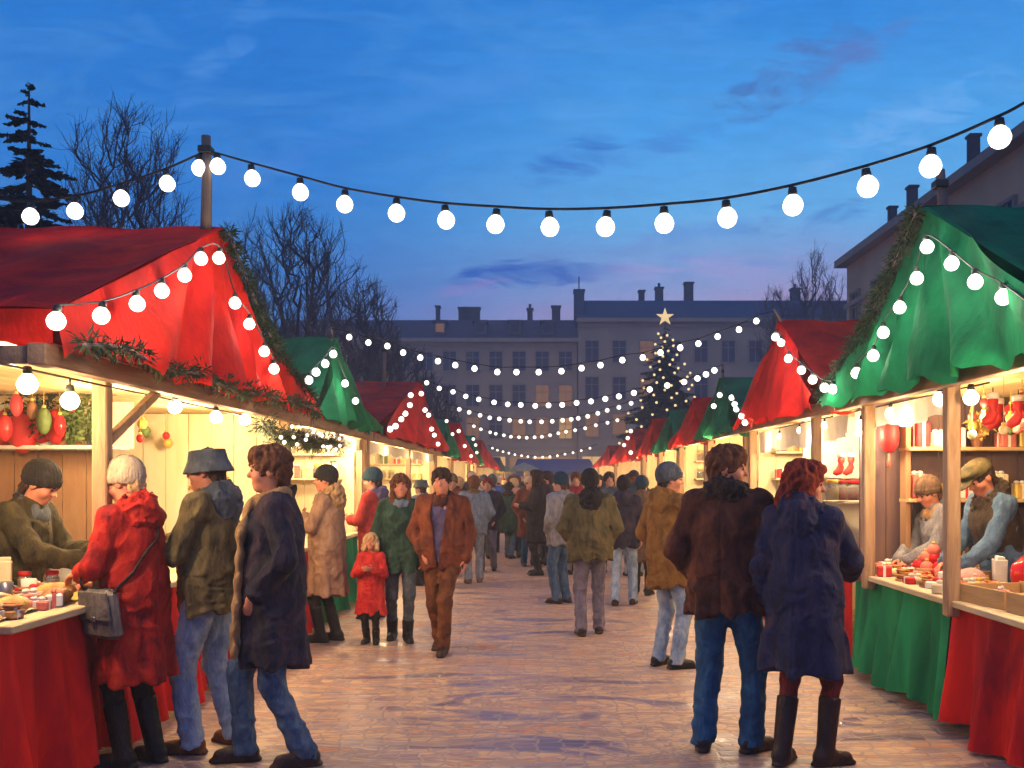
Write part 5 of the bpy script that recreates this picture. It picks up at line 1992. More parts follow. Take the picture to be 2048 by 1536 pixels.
# ---------------- left counter
z = .92
gl = 'loaves on the left counter'
l0 = mk_loaf((-2.66, 5.00, z), 'golden loaf lying at the near edge of the left counter', gl, 80)
again(l0, (-2.74, 5.62, z), 60, 'golden loaf beside the woman in the red coat', 1.05)
again(l0, (-2.92, 5.28, z), 30, 'golden loaf in the second row of the left counter', .9)
d0 = mk_loaf((-2.62, 5.38, z), 'dark brown loaf at the front of the left counter', gl, 88, G['ginger'], .15)
again(d0, (-2.70, 4.70, z), 70, 'dark brown loaf nearest the viewer on the left counter')
again(l0, (-2.98, 4.75, z), 110, 'golden loaf in the back row at the near end', 1.0)
gp_ = 'wrapped parcels on the left counter'
q0 = mk_parcel((-2.80, 5.12, z), 'bright red parcel with pale ribbon on the left counter', gp_, G['red'], G['cream'], rz=20)
again(q0, (-2.88, 4.92, z), -15, 'bright red parcel leaning toward the back row', 1.0)
again(q0, (-3.05, 5.1, z), 40, 'bright red parcel in the back row by the mugs', 1.1)
q1 = mk_parcel((-2.78, 5.42, z), 'coral parcel between the loaves of the left counter', gp_, G['coral'], G['white'], (.15, .1, .06), 65)
again(q1, (-2.62, 5.19, z), 5, 'coral parcel at the front edge of the left counter', .8)
q2 = mk_parcel((-2.9, 5.75, z), 'white parcel beside the seller hands', gp_, G['white'], G['red'], (.2, .14, .05), 15)
again(q2, (-3.1, 5.45, z), 50, 'white parcel in the back row before the seller', .9)
q3 = mk_parcel((-2.72, 6.1, z), 'cream parcel behind the woman in the red coat', gp_, G['cream'], G['red'], (.22, .16, .08), 30)
again(q3, (-2.9, 6.5, z), 10, 'cream parcel far down the left counter', 1.2)
gm = 'mugs and jars before the left seller'
for i, (x, y, lab, mm) in enumerate(((-3.02, 5.62, 'dark grey mug before the left seller', 'steel'), (-2.98, 5.80, 'white mug before the left seller', 'white'), (-3.16, 5.68, 'yellow mug behind the grey one', 'yellow'), (-3.2, 5.25, 'cream mug at the back of the left counter', 'cream'))):
    a = MB().lathe((0, 0, 0), [(.034, 0), (.040, .005), (.042, .10), (.037, .102), (.035, .02)], 16)
    h = MB().tube([(.04, 0, .08), (.065, 0, .075), (.07, 0, .05), (.062, 0, .028), (.04, 0, .022)], .007, 6)
    good('mug', [('cup', a, G[mm]), ('handle', h, G[mm])], (x, y, z), lab, 'mug', gm, 60 * i)
j0 = mk_jar((-2.95, 6.02, z), 'honey jar with red lid beside the white mug', gm, G['honey'], G['red'])
again(j0, (-3.08, 5.95, z), 0, 'honey jar with red lid behind the first one')
again(j0, (-3.2, 6.1, z), 0, 'honey jar with red lid at the back of the counter')
# paper spread under the goods
for i, (x, y, w, l, r, lab) in enumerate(((-2.80, 5.05, .42, .7, 4, 'crumpled cream paper under the loaves'), (-2.86, 5.85, .36, .6, -8, 'crumpled white paper under the mugs and parcels'))):
    def sh(u, v, w=w, l=l):
        return ((u - .5) * w, (v - .5) * l, .006 + .010 * abs(math.sin(9 * u + 5 * v)) + .006 * math.sin(15 * v))
    good('wrapping_paper', [('sheet', MB().grid(sh, 14, 18), G['cream' if i == 0 else 'white'])], (x, y, z), lab, 'paper', None, r)

# ---------------- right counter
z = .84
gr = 'wooden trays on the right counter'
c0 = mk_crate((2.86, 6.08, z), 'open wooden tray beside the post on the right counter', gr, (.46, .56, .11), 8)
again(c0, (2.92, 5.42, z), 4, 'open wooden tray nearest the viewer on the right counter', 1.08)
again(c0, (3.24, 7.45, z), -6, 'open wooden tray at the back before the flat capped seller', 1.0)
gd = 'packets laid out in the trays on the right'
w0 = mk_parcel((2.75, 6.02, z + .016), 'white packet in the tray beside the post', gd, G['white'], G['coral'], (.14, .1, .05), 10)
k = 0
for (x, y, lab) in ((2.94, 6.02, 'white packet at the back of the tray beside the post'), (2.8, 5.45, 'white packet at the front of the nearest tray'), (2.98, 5.62, 'white packet in the far corner of the nearest tray'), (3.2, 7.36, 'white packet in the tray before the flat capped seller')):
    again(w0, (x, y, z + .016), 30 * k, lab); k += 1
r0 = mk_parcel((2.86, 6.24, z + .016), 'coral packet in the tray beside the post', gd, G['coral'], G['white'], (.13, .09, .05), 50)
again(r0, (2.86, 5.28, z + .016), 0, 'coral packet in the nearest tray')
again(r0, (3.3, 7.58, z + .016), 20, 'coral packet in the tray before the flat capped seller')
gi = 'trinkets heaped on the right counter'
spots = [(2.70, 7.25, 'red', 'red parcel at the front of the right counter beside the redhead'), (2.78, 7.55, 'coral', 'coral parcel on the right counter behind the first red one'), (2.68, 7.85, 'red', 'red parcel at the far end of the right counter'), (2.92, 7.15, 'white', 'white parcel in the middle of the right counter'), (2.75, 6.92, 'white', 'white parcel at the front edge near the post'), (2.88, 6.75, 'yellow', 'yellow parcel nearest the post'), (3.02, 6.95, 'yellow', 'yellow parcel in the second row of the right counter'), (3.05, 7.75, 'yellow', 'yellow parcel before the grey jacketed seller'), (2.93, 7.95, 'coral', 'coral parcel before the grey jacketed seller'), (2.66, 6.62, 'cream', 'cream parcel at the front edge beside the post'), (2.85, 8.2, 'cream', 'cream parcel at the far corner of the right counter'), (2.97, 7.42, 'red', 'red parcel in the middle row of the right counter')]
for i, (x, y, mm, lab) in enumerate(spots):
    mk_parcel((x, y, z), lab, gi, G[mm], G['white' if mm != 'white' else 'red'], (.15 + .03 * (i % 3), .11, .05 + .015 * (i % 4)), 37 * i)
# glossy baubles piled in a bowl
bw = empty('bauble_bowl', (2.98, 7.62, z), 'bowl of glossy red baubles heaped before the sellers', 'bowl')
MB().lathe((2.98, 7.62, z), [(.06, 0), (.12, .03), (.155, .085), (.15, .088), (.11, .035)], 20).build('bowl', G['box'], bw)
nb_ = 0
for (dx, dy, dz) in ((-.07, -.05, .09), (.06, -.06, .09), (0, .06, .09), (-.09, .05, .1), (.09, .04, .1), (0, -.01, .155), (-.05, .02, .16), (.05, .03, .155), (0, .0, .215), (.0, -.11, .095)):
    o = mk_ornament((2.98 + dx, 7.62 + dy, z + dz + .05), 'glossy red bauble in the heaped bowl', 'red baubles heaped in the bowl', G['gloss' if nb_ % 2 else 'coral'], .05, 1.0, .0)
    o['label'] = 'glossy red bauble in the heaped bowl' if nb_ % 2 else 'matt coral bauble in the heaped bowl'
    nb_ += 1
# pink woollen hats and a red sack
def dome(u, v, r=.12):
    a = 2 * math.pi * u
    t = math.pi / 2 * v
    return (r * math.cos(a) * math.cos(t) * (1 + .04 * math.sin(7 * a)), r * .8 * math.sin(a) * math.cos(t), .02 + .12 * math.sin(t))
good('knitted_hat', [('crown', MB().grid(dome, 24, 8), G['pink']), ('brim', MB().lathe((0, 0, .0), [(.118, 0), (.134, .008), (.134, .036), (.12, .042)], 24, sy=.8), G['pink'])], (3.0, 7.0, z), 'pink knitted hat lying before the flat capped seller', 'hat')
sk = MB().ball((0, 0, .13), (.15, .13, .14), 18, 12, lump=.04).lathe((0, 0, .25), [(.05, -.02), (.035, .02), (.06, .07)], 12)
good('sack', [('bag', sk, G['gloss']), ('tie', MB().lathe((0, 0, .265), [(.042, -.012), (.046, 0), (.042, .012)], 12), G['yellow'])], (3.22, 6.55, z), 'big shiny red sack on the right counter at the edge of the picture', 'sack')
# red lantern and hanging goods in the right stall
lt = MB().lathe((0, 0, -.20), [(.02, .15), (.04, .15), (.075, .08), (.085, 0), (.08, -.08), (.05, -.13), (.03, -.15)], 8)
good('paper_lantern', [('shade', lt, G['red']), ('cord', MB().tube([(0, 0, 0), (0, 0, -.05)], .005, 5), M['cable']), ('tassel', MB().tube([(0, 0, -.355), (0, 0, -.47)], [.006, .016], 6), G['coral'])], (2.86, 8.25, 2.17), 'red paper lantern hanging beside the second post of the right stall', 'lantern')
gh = 'red stockings hanging in the right stalls'
s0 = mk_stocking((3.15, 6.62, 2.16), 'red stocking hanging at the right edge of the picture', gh, G['red'], G['white'], 70, .62)
for (x, y, zz, lab, rz) in ((3.12, 6.85, 2.16, 'red stocking second from the right edge under the ceiling', 80), (3.2, 6.4, 2.15, 'red stocking hanging farthest right', 60), (2.95, 6.55, 2.17, 'red stocking hanging nearest the round bulb', 90)):
    again(s0, (x, y, zz), rz, lab, 1.0)
c1 = mk_stocking((3.3, 6.75, 2.14), 'coral stocking hanging behind the red ones', gh, G['coral'], G['white'], 75, .6)
again(c1, (3.35, 6.95, 2.13), 60, 'coral stocking hanging beside the shelf')
for (px, py, Y, lab) in ((1682, 905, 9.6, 'red stocking on the cream wall of the second right stall'), (1702, 905, 9.75, 'red stocking beside it, nearer the post')):
    p = at(px, py, Y)
    again(s0, p, 90, lab, 1.0)
for (px, py, Y, mm, lab) in ((1680, 1000, 9.6, 'red', 'red candle jar on the second right stall, left of the pair'), (1707, 1000, 9.7, 'red', 'red candle jar on the second right stall, right of the pair'), (1664, 1000, 9.5, 'yellow', 'yellow jar beside the red candle jars')):
    p = at(px, py, Y)
    j = mk_jar((p.x, Y, p.z), lab, 'jars on the second right stall', G[mm], G[mm])
    j.scale = (1.6, 1.6, 1.5)
MB().box((at(1690, 1000, 9.7).x, 9.72, at(1690, 1000, 9.7).z - .02), (.62, .30, .03), None, .004).build('shelf', M['white_cloth'], R2.root)
MB().box((at(1690, 950, 9.7).x + .02, 9.9, 1.62), (.62, .30, .03), None, .004).build('shelf', M['white_cloth'], R2.root)
MB().box((at(1690, 950, 9.7).x + .02, 10.08, 1.55), (.66, .03, 1.35), None, .004).build('display_board', M['white_cloth'], R2.root)
# plants and boxes on the shelf of the right stall
for i, (y, hh, mm, lab) in enumerate(((7.9, .16, 'green', 'bushy yellow green plant on the right stall shelf'), (6.9, .14, 'yellow', 'yellow flowering plant on the right stall shelf'))):
    m = MB()
    leaf_tufts(m, [(random.uniform(-.06, .06), random.uniform(-.06, .06), .14 + random.uniform(0, .14)) for _ in range(9)], 16, .07, .07, .022)
    good('potted_plant', [('pot', MB().lathe((0, 0, 0), [(.04, 0), (.055, .08), (.06, .08), (.06, .10), (.05, .10)], 14), G['terracotta']), ('foliage', m, G[mm])], (3.05 + (y - 6.0) * .58, 8.22, 1.86), lab, 'plant', 'plants on the right stall shelf')
gb = 'boxes on the shelves of the right stall'
for i, (y, zz, mm, lab) in enumerate(((6.35, 1.80, 'cream', 'cream box on the upper right shelf'), (7.3, 1.80, 'coral', 'coral box on the upper right shelf'), (6.3, 1.34, 'yellow', 'yellow box on the lower right shelf'), (6.7, 1.34, 'white', 'white box on the lower right shelf'), (7.5, 1.34, 'yellow', 'yellow box on the lower shelf behind the flat capped seller'), (7.8, 1.34, 'red', 'red box on the lower shelf between the sellers'))):
    mk_parcel((3.05 + (y - 6.0) * .58, 8.22, zz + (.06 if zz > 1.5 else .10)), lab, gb, G[mm], G['white' if mm != 'white' else 'red'], (.12, .15, .12), 0)
# goods along the shelves of the middle stalls
gs = 'goods on the shelves of the middle stalls'
rd = random.Random(2)
words = {'red': 'red', 'coral': 'coral', 'white': 'white', 'yellow': 'yellow', 'cream': 'cream', 'green': 'green'}
for S, where in ((L2, 'left green stall'), (R2, 'second right stall'), (L3, 'long left red stall'), (R3, 'small right green stall')):
    for zz, row in ((1.295, 'lower'), (1.735, 'upper')):
        y = S.y0 + .5
        while y < min(S.y1 - .5, S.y0 + 4.2):
            mm = rd.choice(list(words))
            mk_parcel((S.side * (S.xb - .16), y, zz), '%s box on the %s shelf of the %s' % (words[mm], row, where), gs, G[mm], G['white' if mm != 'white' else 'red'], (.16, .2, rd.uniform(.1, .24)), 90)
            y += rd.uniform(.34, .6)
# goods on the counters of the middle stalls
gs2 = 'parcels on the counters of the middle stalls'
for S, where in ((L2, 'left green stall'), (R2, 'second right stall'), (L3, 'long left red stall'), (R3, 'small right green stall')):
    y = S.y0 + .35
    while y < min(S.y1 - .3, S.y0 + 4.5):
        mm = rd.choice(list(words))
        mk_parcel((S.side * (S.xc + rd.uniform(.12, .5)), y, S.ch), '%s parcel on the counter of the %s' % (words[mm], where), gs2, G[mm], G['white' if mm != 'white' else 'red'], (.16, .12, rd.uniform(.05, .12)), rd.uniform(0, 90))
        y += rd.uniform(.3, .5)
# ornaments dangling in the open fronts of the middle stalls
go = 'ornaments dangling in the middle stalls'
for S, where in ((L2, 'left green stall'), (R2, 'second right stall'), (L3, 'long left red stall')):
    for i in range(6):
        mm = ('gloss', 'yellow', 'coral')[i % 3]
        y = S.y0 + .5 + i * min((S.y1 - S.y0 - 1) / 5.5, .8)
        mk_ornament((S.side * (S.xc + .9 + .12 * (i % 2)), y, S.ze + .06), '%s ornament hanging inside the %s' % ({'gloss': 'glossy red', 'yellow': 'golden', 'coral': 'coral'}[mm], where), go, G[mm], .06, 1.2, .22 + .1 * (i % 3))

# many small things that fill the two near stalls
def mk_biscuits(loc, label, group, m, rz=0):
    a = MB()
    for i in range(5):
        a.lathe((.012 * math.sin(2.3 * i), .012 * math.cos(3.1 * i), .016 * i), [(.042, 0), (.05, .004), (.05, .011), (.042, .015)], 12)
    b = MB().box((0, 0, .04), (.012, .104, .084))
    return good('biscuit_stack', [('biscuits', a, m), ('band', b, G['red'])], loc, label, 'biscuits', group, rz)


rd = random.Random(31)
b0 = mk_biscuits((-2.60, 4.62, .92), 'stack of gingerbread biscuits at the near end of the left counter', 'biscuit stacks on the left counter', G['ginger'])
for i, (x, y) in enumerate(((-2.58, 5.66), (-2.64, 5.82), (-2.84, 4.60), (-3.12, 4.9), (-3.0, 5.28), (-2.58, 4.86), (-2.88, 5.56), (-3.14, 5.4))):
    again(b0, (x, y, .92), 50 * i, 'stack of gingerbread biscuits among the loaves of the left counter', rd.uniform(.9, 1.15))
b1 = mk_biscuits((2.70, 7.02, .84), 'stack of golden biscuits on the right counter beside the post', 'biscuit stacks on the right counter', G['bread'])
for i, (x, y) in enumerate(((2.82, 7.38), (2.70, 7.45), (3.0, 7.28), (2.86, 7.72), (2.72, 8.05), (3.1, 7.1), (2.98, 6.65), (2.78, 6.78), (2.84, 7.98), (3.08, 8.0))):
    again(b1, (x, y, .84), 50 * i, 'stack of golden biscuits among the parcels of the right counter', rd.uniform(.9, 1.2))
gy = 'paper bags standing on the near counters'
for i, (x, y, z, mm, lab) in enumerate(((-3.16, 4.98, .92, 'white', 'white paper bag at the back of the left counter near the viewer'), (-3.18, 5.85, .92, 'cream', 'cream paper bag before the left seller'), (-3.1, 6.4, .92, 'white', 'white paper bag past the left seller'), (3.2, 7.0, .84, 'white', 'white paper bag before the flat capped seller'), (3.24, 7.85, .84, 'cream', 'cream paper bag between the two right sellers'), (3.12, 6.3, .84, 'cream', 'cream paper bag behind the post tray'))):
    a = MB().box((0, 0, .10), (.13, .08, .20), None, .006, 1.06)
    b = MB().box((0, 0, .205), (.125, .05, .03), euler(8, 0, 0), .004)
    good('paper_bag', [('bag', a, G[mm]), ('fold', b, G[mm])], (x, y, z), lab, 'paper bag', gy, 25 * i)
# strings of little ornaments across the open fronts
go2 = 'small ornaments hung in the near stalls'
for i in range(11):
    mm, w = (('gloss', 'glossy red'), ('coral', 'coral'), ('yellow', 'golden'), ('green', 'olive green'))[i % 4]
    mk_ornament((3.35 + .10 * (i % 3), 5.9 + .21 * i, 2.27), 'small %s ornament hung under the ceiling of the right stall' % w, go2, G[mm], .034 + .01 * (i % 3), 1.1, .10 + .05 * ((i * 5) % 4))
for i in range(8):
    mm, w = (('gloss', 'glossy red'), ('yellow', 'golden'), ('green', 'olive green'))[i % 3]
    mk_ornament((-3.5 - .06 * (i % 3), 8.1 + .2 * i, 2.22), 'small %s ornament hung far inside the left red stall' % w, go2, G[mm], .034 + .01 * (i % 3), 1.1, .08 + .05 * ((i * 5) % 4))
# straw wreath on the cream wall
wr = MB()
leaf_tufts(wr, [(.17 * math.cos(a * .3), 0, .17 * math.sin(a * .3)) for a in range(21)], 30, .04, .05, .006)
good('straw_wreath', [('straw', wr, G['bread']), ('bow', MB().ball((-.03, -.03, .17), (.045, .02, .025), 8, 6).ball((.03, -.03, .17), (.045, .02, .025), 8, 6), G['red'])], (-3.2, 9.62, 1.5), 'straw wreath hanging on the cream wall of the left red stall', 'wreath')
for i, (y, zz, mm, hh, lab) in enumerate(((6.1, 1.80, 'red', .2, 'tall red box on the upper right shelf'), (6.6, 1.80, 'white', .16, 'white box on the upper right shelf'), (7.55, 1.80, 'yellow', .18, 'yellow box on the upper right shelf'), (6.05, 1.34, 'coral', .2, 'coral box on the lower right shelf'), (6.95, 1.34, 'red', .16, 'red box behind the flat capped seller'), (7.2, 1.34, 'cream', .2, 'cream box behind the flat capped seller'))):
    mk_parcel((3.05 + (y - 6.0) * .58, 8.22, zz + (.06 if zz > 1.5 else .10)), lab, gb, G[mm], G['white' if mm != 'white' else 'red'], (.11, .15, hh), 0)

where_ = {id(L2): 'left green stall', id(L3): 'long left red stall', id(R2): 'second right stall', id(R3): 'small right green stall', id(R4): 'fourth right stall'}
rd = random.Random(77)
for S, z in SIDE_SHELVES:
    x = S.xc + .30
    while x < S.xc + 2.0:
        mm = rd.choice(list(words))
        row = 'upper' if z > 1.7 else 'lower'
        lab = '%s %%s on the %s side shelf of the %s' % (words[mm], row, where_[id(S)])
        if rd.random() < .55:
            mk_parcel((S.side * x, S.y1 - .22, z), lab % 'box', 'goods on the side shelves', G[mm], G['white' if mm != 'white' else 'red'], (rd.uniform(.12, .18), .16, rd.uniform(.10, .22)), 0)
        else:
            j = mk_jar((S.side * x, S.y1 - .22, z), lab % 'jar', 'goods on the side shelves', G[mm], G['yellow'])
            j.scale = (1.5, 1.5, 1.4)
        x += rd.uniform(.19, .30)
# a fuller heap of small goods on the two near counters
rd = random.Random(5)
heap = {'left': (-1, 2.58, 3.10, 4.45, 6.3, .92, 22), 'right': (1, 2.68, 3.05, 6.55, 8.25, .84, 30)}
cols = [('cream', 'cream'), ('yellow', 'yellow'), ('white', 'white'), ('coral', 'coral'), ('red', 'red'), ('bread', 'golden brown')]
for nm, (sd_, xa, xb2, ya, yb, zz, n) in heap.items():
    for i in range(n):
        mm, w = cols[i % len(cols)]
        x, y = sd_ * rd.uniform(xa, xb2), rd.uniform(ya, yb)
        k = i % 3
        if k == 0:
            a = MB().ball((0, 0, .03), (.055, .045, .032), 12, 8, lump=.08)
            b = MB().ball((.01, 0, .058), (.022, .018, .008), 8, 5)
            good('pastry', [('bun', a, G[mm]), ('topping', b, G['cream' if mm != 'cream' else 'red'])], (x, y, zz + .005), '%s bun among the heaped goods of the %s counter' % (w, nm), 'bun', 'buns heaped on the near counters', rd.uniform(0, 180))
        elif k == 1:
            def fold(u, v):
                return ((u - .5) * .20, (v - .5) * .15, .022 + .016 * math.sin(7 * u + 3 * v) + .010 * math.sin(11 * v) - .02 * (abs(u - .5) * 2) ** 4)
            a = MB().grid(fold, 12, 10)
            b = MB().box((0, 0, .006), (.18, .13, .012), None, .004)
            good('folded_cloth', [('top_layer', a, G[mm]), ('stack', b, G[mm])], (x, y, zz + .004), '%s folded cloth among the heaped goods of the %s counter' % (w, nm), 'cloth', 'folded cloths on the near counters', rd.uniform(0, 180))
        else:
            mk_parcel((x, y, zz + .004), '%s packet among the heaped goods of the %s counter' % (w, nm), 'packets heaped on the near counters', G[mm], G['white' if mm != 'white' else 'coral'], (.11, .085, rd.uniform(.03, .07)), rd.uniform(0, 180))

rd = random.Random(8)
for i in range(20):
    mm, w = (('red', 'red'), ('coral', 'coral'), ('gloss', 'glossy red'), ('cream', 'cream'))[i % 4]
    mk_ornament((rd.uniform(2.95, 3.5), rd.uniform(6.1, 7.0), 2.27), 'small %s ornament in the cluster hanging at the right edge' % w, 'cluster of ornaments at the right edge', G[mm], rd.uniform(.022, .04), rd.uniform(1.0, 1.7), rd.uniform(.08, .34))
for i in range(12):
    mm, w = (('red', 'red'), ('gloss', 'glossy red'), ('green', 'olive green'), ('ginger', 'brown'))[i % 4]
    mk_ornament((-3.42 - .10 * i, 7.26 + .03 * (i % 2), 2.27), 'slim %s ornament under the ceiling above the shelf of the left stall' % w, 'slim ornaments above the shelf of the left stall', G[mm], .036 + .008 * (i % 3), 1.9, .05 + .05 * ((i * 3) % 4))
# ================================================================== people
C = {}
def ck_(n, a, b=None, c=None, **k):
    C[n] = cloth('cloth_' + n, a, b, c3=c, **k)
ck_('redcoat', (.34, .012, .010), (.11, .008, .014), (.44, .03, .015), scale=5)
ck_('beige', (.42, .32, .23), (.30, .22, .17), (.50, .40, .30), scale=12)
ck_('black', (.014, .012, .013), (.01, .009, .012), (.035, .03, .032))
ck_('olive', (.135, .098, .042), (.05, .038, .024), (.20, .145, .07), scale=6)
ck_('darkolive', (.085, .068, .03), (.04, .034, .022), (.13, .095, .04), scale=6)
ck_('slate', (.06, .07, .09), (.035, .042, .06), (.09, .10, .12))
ck_('navy', (.020, .018, .034), (.010, .009, .014), (.055, .030, .042), scale=4.5)
ck_('navyblue', (.018, .022, .062), (.012, .011, .026), (.055, .034, .055), scale=4.5)
ck_('denim', (.045, .085, .165), (.024, .045, .095), (.10, .14, .20), scale=7)
ck_('paledenim', (.22, .29, .42), (.12, .17, .29), (.34, .38, .46), scale=7)
ck_('deepdenim', (.018, .075, .16), (.012, .04, .09), (.04, .11, .2), scale=7)
ck_('brownhair', (.11, .040, .02), (.045, .017, .012), (.17, .068, .03), scale=30)
ck_('darkhair', (.035, .018, .014), (.018, .01, .009), (.06, .03, .022), scale=30)
ck_('redhair', (.17, .02, .012), (.07, .008, .008), (.24, .045, .02), scale=30)
ck_('blond', (.50, .30, .14), (.34, .19, .09), (.62, .42, .24), scale=30)
ck_('tan', (.28, .155, .095), (.16, .092, .072), (.34, .21, .14), scale=5)
ck_('camel', (.33, .19, .085), (.2, .105, .045), (.42, .26, .13), scale=8)
ck_('brownjacket', (.065, .02, .013), (.022, .010, .010), (.12, .038, .02), scale=5)
ck_('rust', (.14, .034, .015), (.06, .017, .011), (.20, .055, .022), scale=5)
ck_('rusttrousers', (.13, .043, .016), (.065, .022, .011), (.18, .065, .024), scale=6)
ck_('mustard', (.19, .088, .02), (.09, .042, .014), (.25, .125, .034), scale=5)
ck_('green', (.016, .045, .032), (.008, .02, .016), (.045, .085, .065), scale=5)
ck_('greypurple', (.14, .12, .17), (.085, .07, .10), (.2, .17, .2), scale=6)
ck_('purple', (.10, .075, .16), (.06, .045, .10))
ck_('burgundy', (.13, .016, .018), (.06, .01, .013), (.18, .03, .028), scale=7)
ck_('brownboot', (.14, .05, .02), (.07, .026, .014), rough=.5)
ck_('darkboot', (.035, .018, .018), (.018, .01, .011), rough=.45)
ck_('blackboot', (.014, .012, .013), (.008, .007, .008), rough=.4)
ck_('redjacket', (.34, .03, .028), (.2, .02, .022), (.42, .05, .04))
ck_('childred', (.50, .022, .02), (.32, .014, .016), (.56, .05, .035), scale=7)
ck_('grey', (.20, .19, .21), (.13, .12, .15), (.26, .25, .26))
ck_('greyblue', (.13, .16, .21), (.085, .10, .15), (.18, .21, .26))
ck_('peach', (.48, .22, .13), (.34, .15, .10), (.56, .3, .2))
ck_('royal', (.035, .085, .28), (.022, .05, .17), (.06, .12, .34))
ck_('greytrousers', (.19, .20, .25), (.12, .13, .18), (.26, .26, .3))
ck_('brown', (.12, .07, .045), (.07, .04, .03), (.17, .10, .06))
ck_('denimblue', (.085, .15, .25), (.05, .09, .17), (.12, .19, .30))
ck_('vest', (.045, .03, .022), (.025, .018, .015), (.07, .045, .03))
ck_('fur', (.03, .019, .016), (.015, .01, .01), (.06, .036, .026), scale=40)
ck_('leather', (.13, .11, .10), (.07, .06, .06), (.19, .165, .15), rough=.45, scale=7)
ck_('sellercoat', (.035, .028, .013), (.012, .011, .008), (.06, .046, .02), scale=6)
ck_('teal', (.02, .05, .08), (.012, .03, .05))
SK2 = mat('skin_ruddy', (.60, .25, .155), (.50, .17, .10), scale=14, rough=.55, bump=.15, bscale=200, bdist=.002)
PEOPLE = []


def P_(label, px, fy, H, face, **spec):
    grp = spec.pop('group', 'visitors strolling and standing in the aisle')
    kw = {k: spec.pop(k) for k in ('loc', 'vox') if k in spec}
    r = person(label, px, fy, H, face, spec, grp, **kw)
    PEOPLE.append(r)
    return r


def CO(m, hem=.8, **k):
    return dict(m=C[m], hem=hem, **{a: (C[b] if a == 'cm' else b) for a, b in k.items()})


# ---- the near left group
red = P_('woman in a red hooded coat and beige knitted hat buying at the left counter', 270, 1528, 1.70, 70, female=True, build=.9, skin=SK2,
         coat=CO('redcoat', .50, infl=.045, flare=.07, collar='hood', sleeve=.96), legs=C['black'], shoes=C['blackboot'], boot=.34,
         hair='short', hm=C['blond'], hat='beanie', hatm=C['beige'], scarf=C['olive'],
         hands=(((-.12, .26, 1.13), (.2, -.3, -1), (.15, 1, -.1)), ((.08, .30, 1.15), (-.5, -.3, -1), (-.3, 1, .1))), head=(8, -16), feet=((-.09, .02), (.09, -.05)), lean=5)
P_('man in an olive jacket and grey bucket hat facing the left stall', 416, 1497, 1.77, 80, build=.9, skin=SK2,
   coat=CO('olive', .80, infl=.05, flare=.015, collar='hood', cm='slate', puff=.003), legs=C['paledenim'], shoes=C['brownboot'],
   hair='short', hm=C['darkhair'], hat='bucket', hatm=C['slate'], scarf=C['slate'],
   hands=(((-.09, .29, 1.17), (.6, -.4, -.4), (.5, .9, .1)), ((.09, .3, 1.2), (-.6, -.4, -.4), (-.5, .9, .1))), head=(6, -5), feet=((-.12, .05), (.11, -.10)), fyaw=(10, -22), wide=1.06)
P_('tall young man with brown hair in a long dark navy coat', 552, 1528, 1.79, 106, build=.92, skin=SK2,
   coat=CO('navy', .55, infl=.045, flare=.05, collar='stand', cm='black', bottom=.18), legs=C['denim'], shoes=C['darkboot'],
   hair='short', hm=C['brownhair'], scarf=C['camel'], tails=True, slen=.78,
   hands=('pocket', 'pocket'), head=(-6, -4), feet=((-.09, -.14), (.10, .18)), fyaw=(2, -6))
# ---- the near right pair
P_('man in a dark brown fur collared jacket and blue jeans seen from behind', 1452, 1503, 1.78, -22, skin=SK2, build=1.02,
   coat=CO('brownjacket', .80, infl=.06, flare=.03, collar='fur', cm='fur', sleeve=.97, puff=.002), legs=C['deepdenim'], shoes=C['darkboot'],
   hair='short', hm=C['brownhair'], hands=('pocket', 'pocket'), head=(-82, -6), feet=((-.13, 0), (.14, .06)), fyaw=(10, -35), wide=1.1)
P_('red haired woman in a navy and violet hooded coat beside the brown jacketed man', 1606, 1528, 1.69, -32, female=True, skin=SK2,
   coat=CO('navyblue', .55, infl=.045, flare=.075, collar='hood', cm='navyblue'), legs=C['burgundy'], shoes=C['darkboot'], boot=.36,
   hair='bob', hm=C['redhair'], scarf=C['burgundy'], hands=('down', ((.17, .36, 1.10), (-.3, -.3, -1), (.05, 1, -.1))), head=(-72, -10), feet=((-.10, -.06), (.12, .05)), fyaw=(0, -42), wide=.95)
# ---- the middle distance
P_('woman in a long tan coat and black beanie at the green cloth', 655, 1283, 1.71, 82, female=True, skin=SK2,
   coat=CO('tan', .48, infl=.045, flare=.055, collar='furhood', cm='camel'), legs=C['black'], shoes=C['blackboot'], boot=.33,
   hair='short', hm=C['darkhair'], hat='beanie', hatm=C['black'], hands=('chest', 'front'), head=(10, -4), feet=((-.08, .06), (.08, -.05)))
P_('person in a red jacket and dark blue beanie behind the green parka', 748, 1236, 1.70, 74,
   coat=CO('redjacket', .82, infl=.045, collar='hood', cm='purple'), legs=C['slate'], shoes=C['blackboot'], hair='short', hm=C['darkhair'], hat='beanie', hatm=C['teal'], hands=('front', 'front'), head=(5, -14))
P_('woman with long brown hair in a dark green parka walking this way', 802, 1281, 1.64, 188, female=True, skin=SK2,
   coat=CO('green', .74, infl=.05, flare=.03, collar='stand'), legs=C['slate'], shoes=C['blackboot'], boot=.2, hair='long', hm=C['brownhair'], scarf=C['greyblue'],
   hands=('down', 'down'), head=(4, 0), feet=((-.07, .08), (.09, -.10)), wide=1.0)
P_('small fair haired child in a red coat', 742, 1287, 1.06, 178, child=True, female=True, skin=SK2,
   coat=CO('childred', .46, infl=.04, flare=.06, collar='stand', bottom=.20), legs=C['black'], shoes=C['blackboot'], boot=.2, hair='bob', hm=C['blond'], hands=('front', 'front'), head=(0, -2), feet=((-.08, .02), (.08, -.05)), wide=1.0)
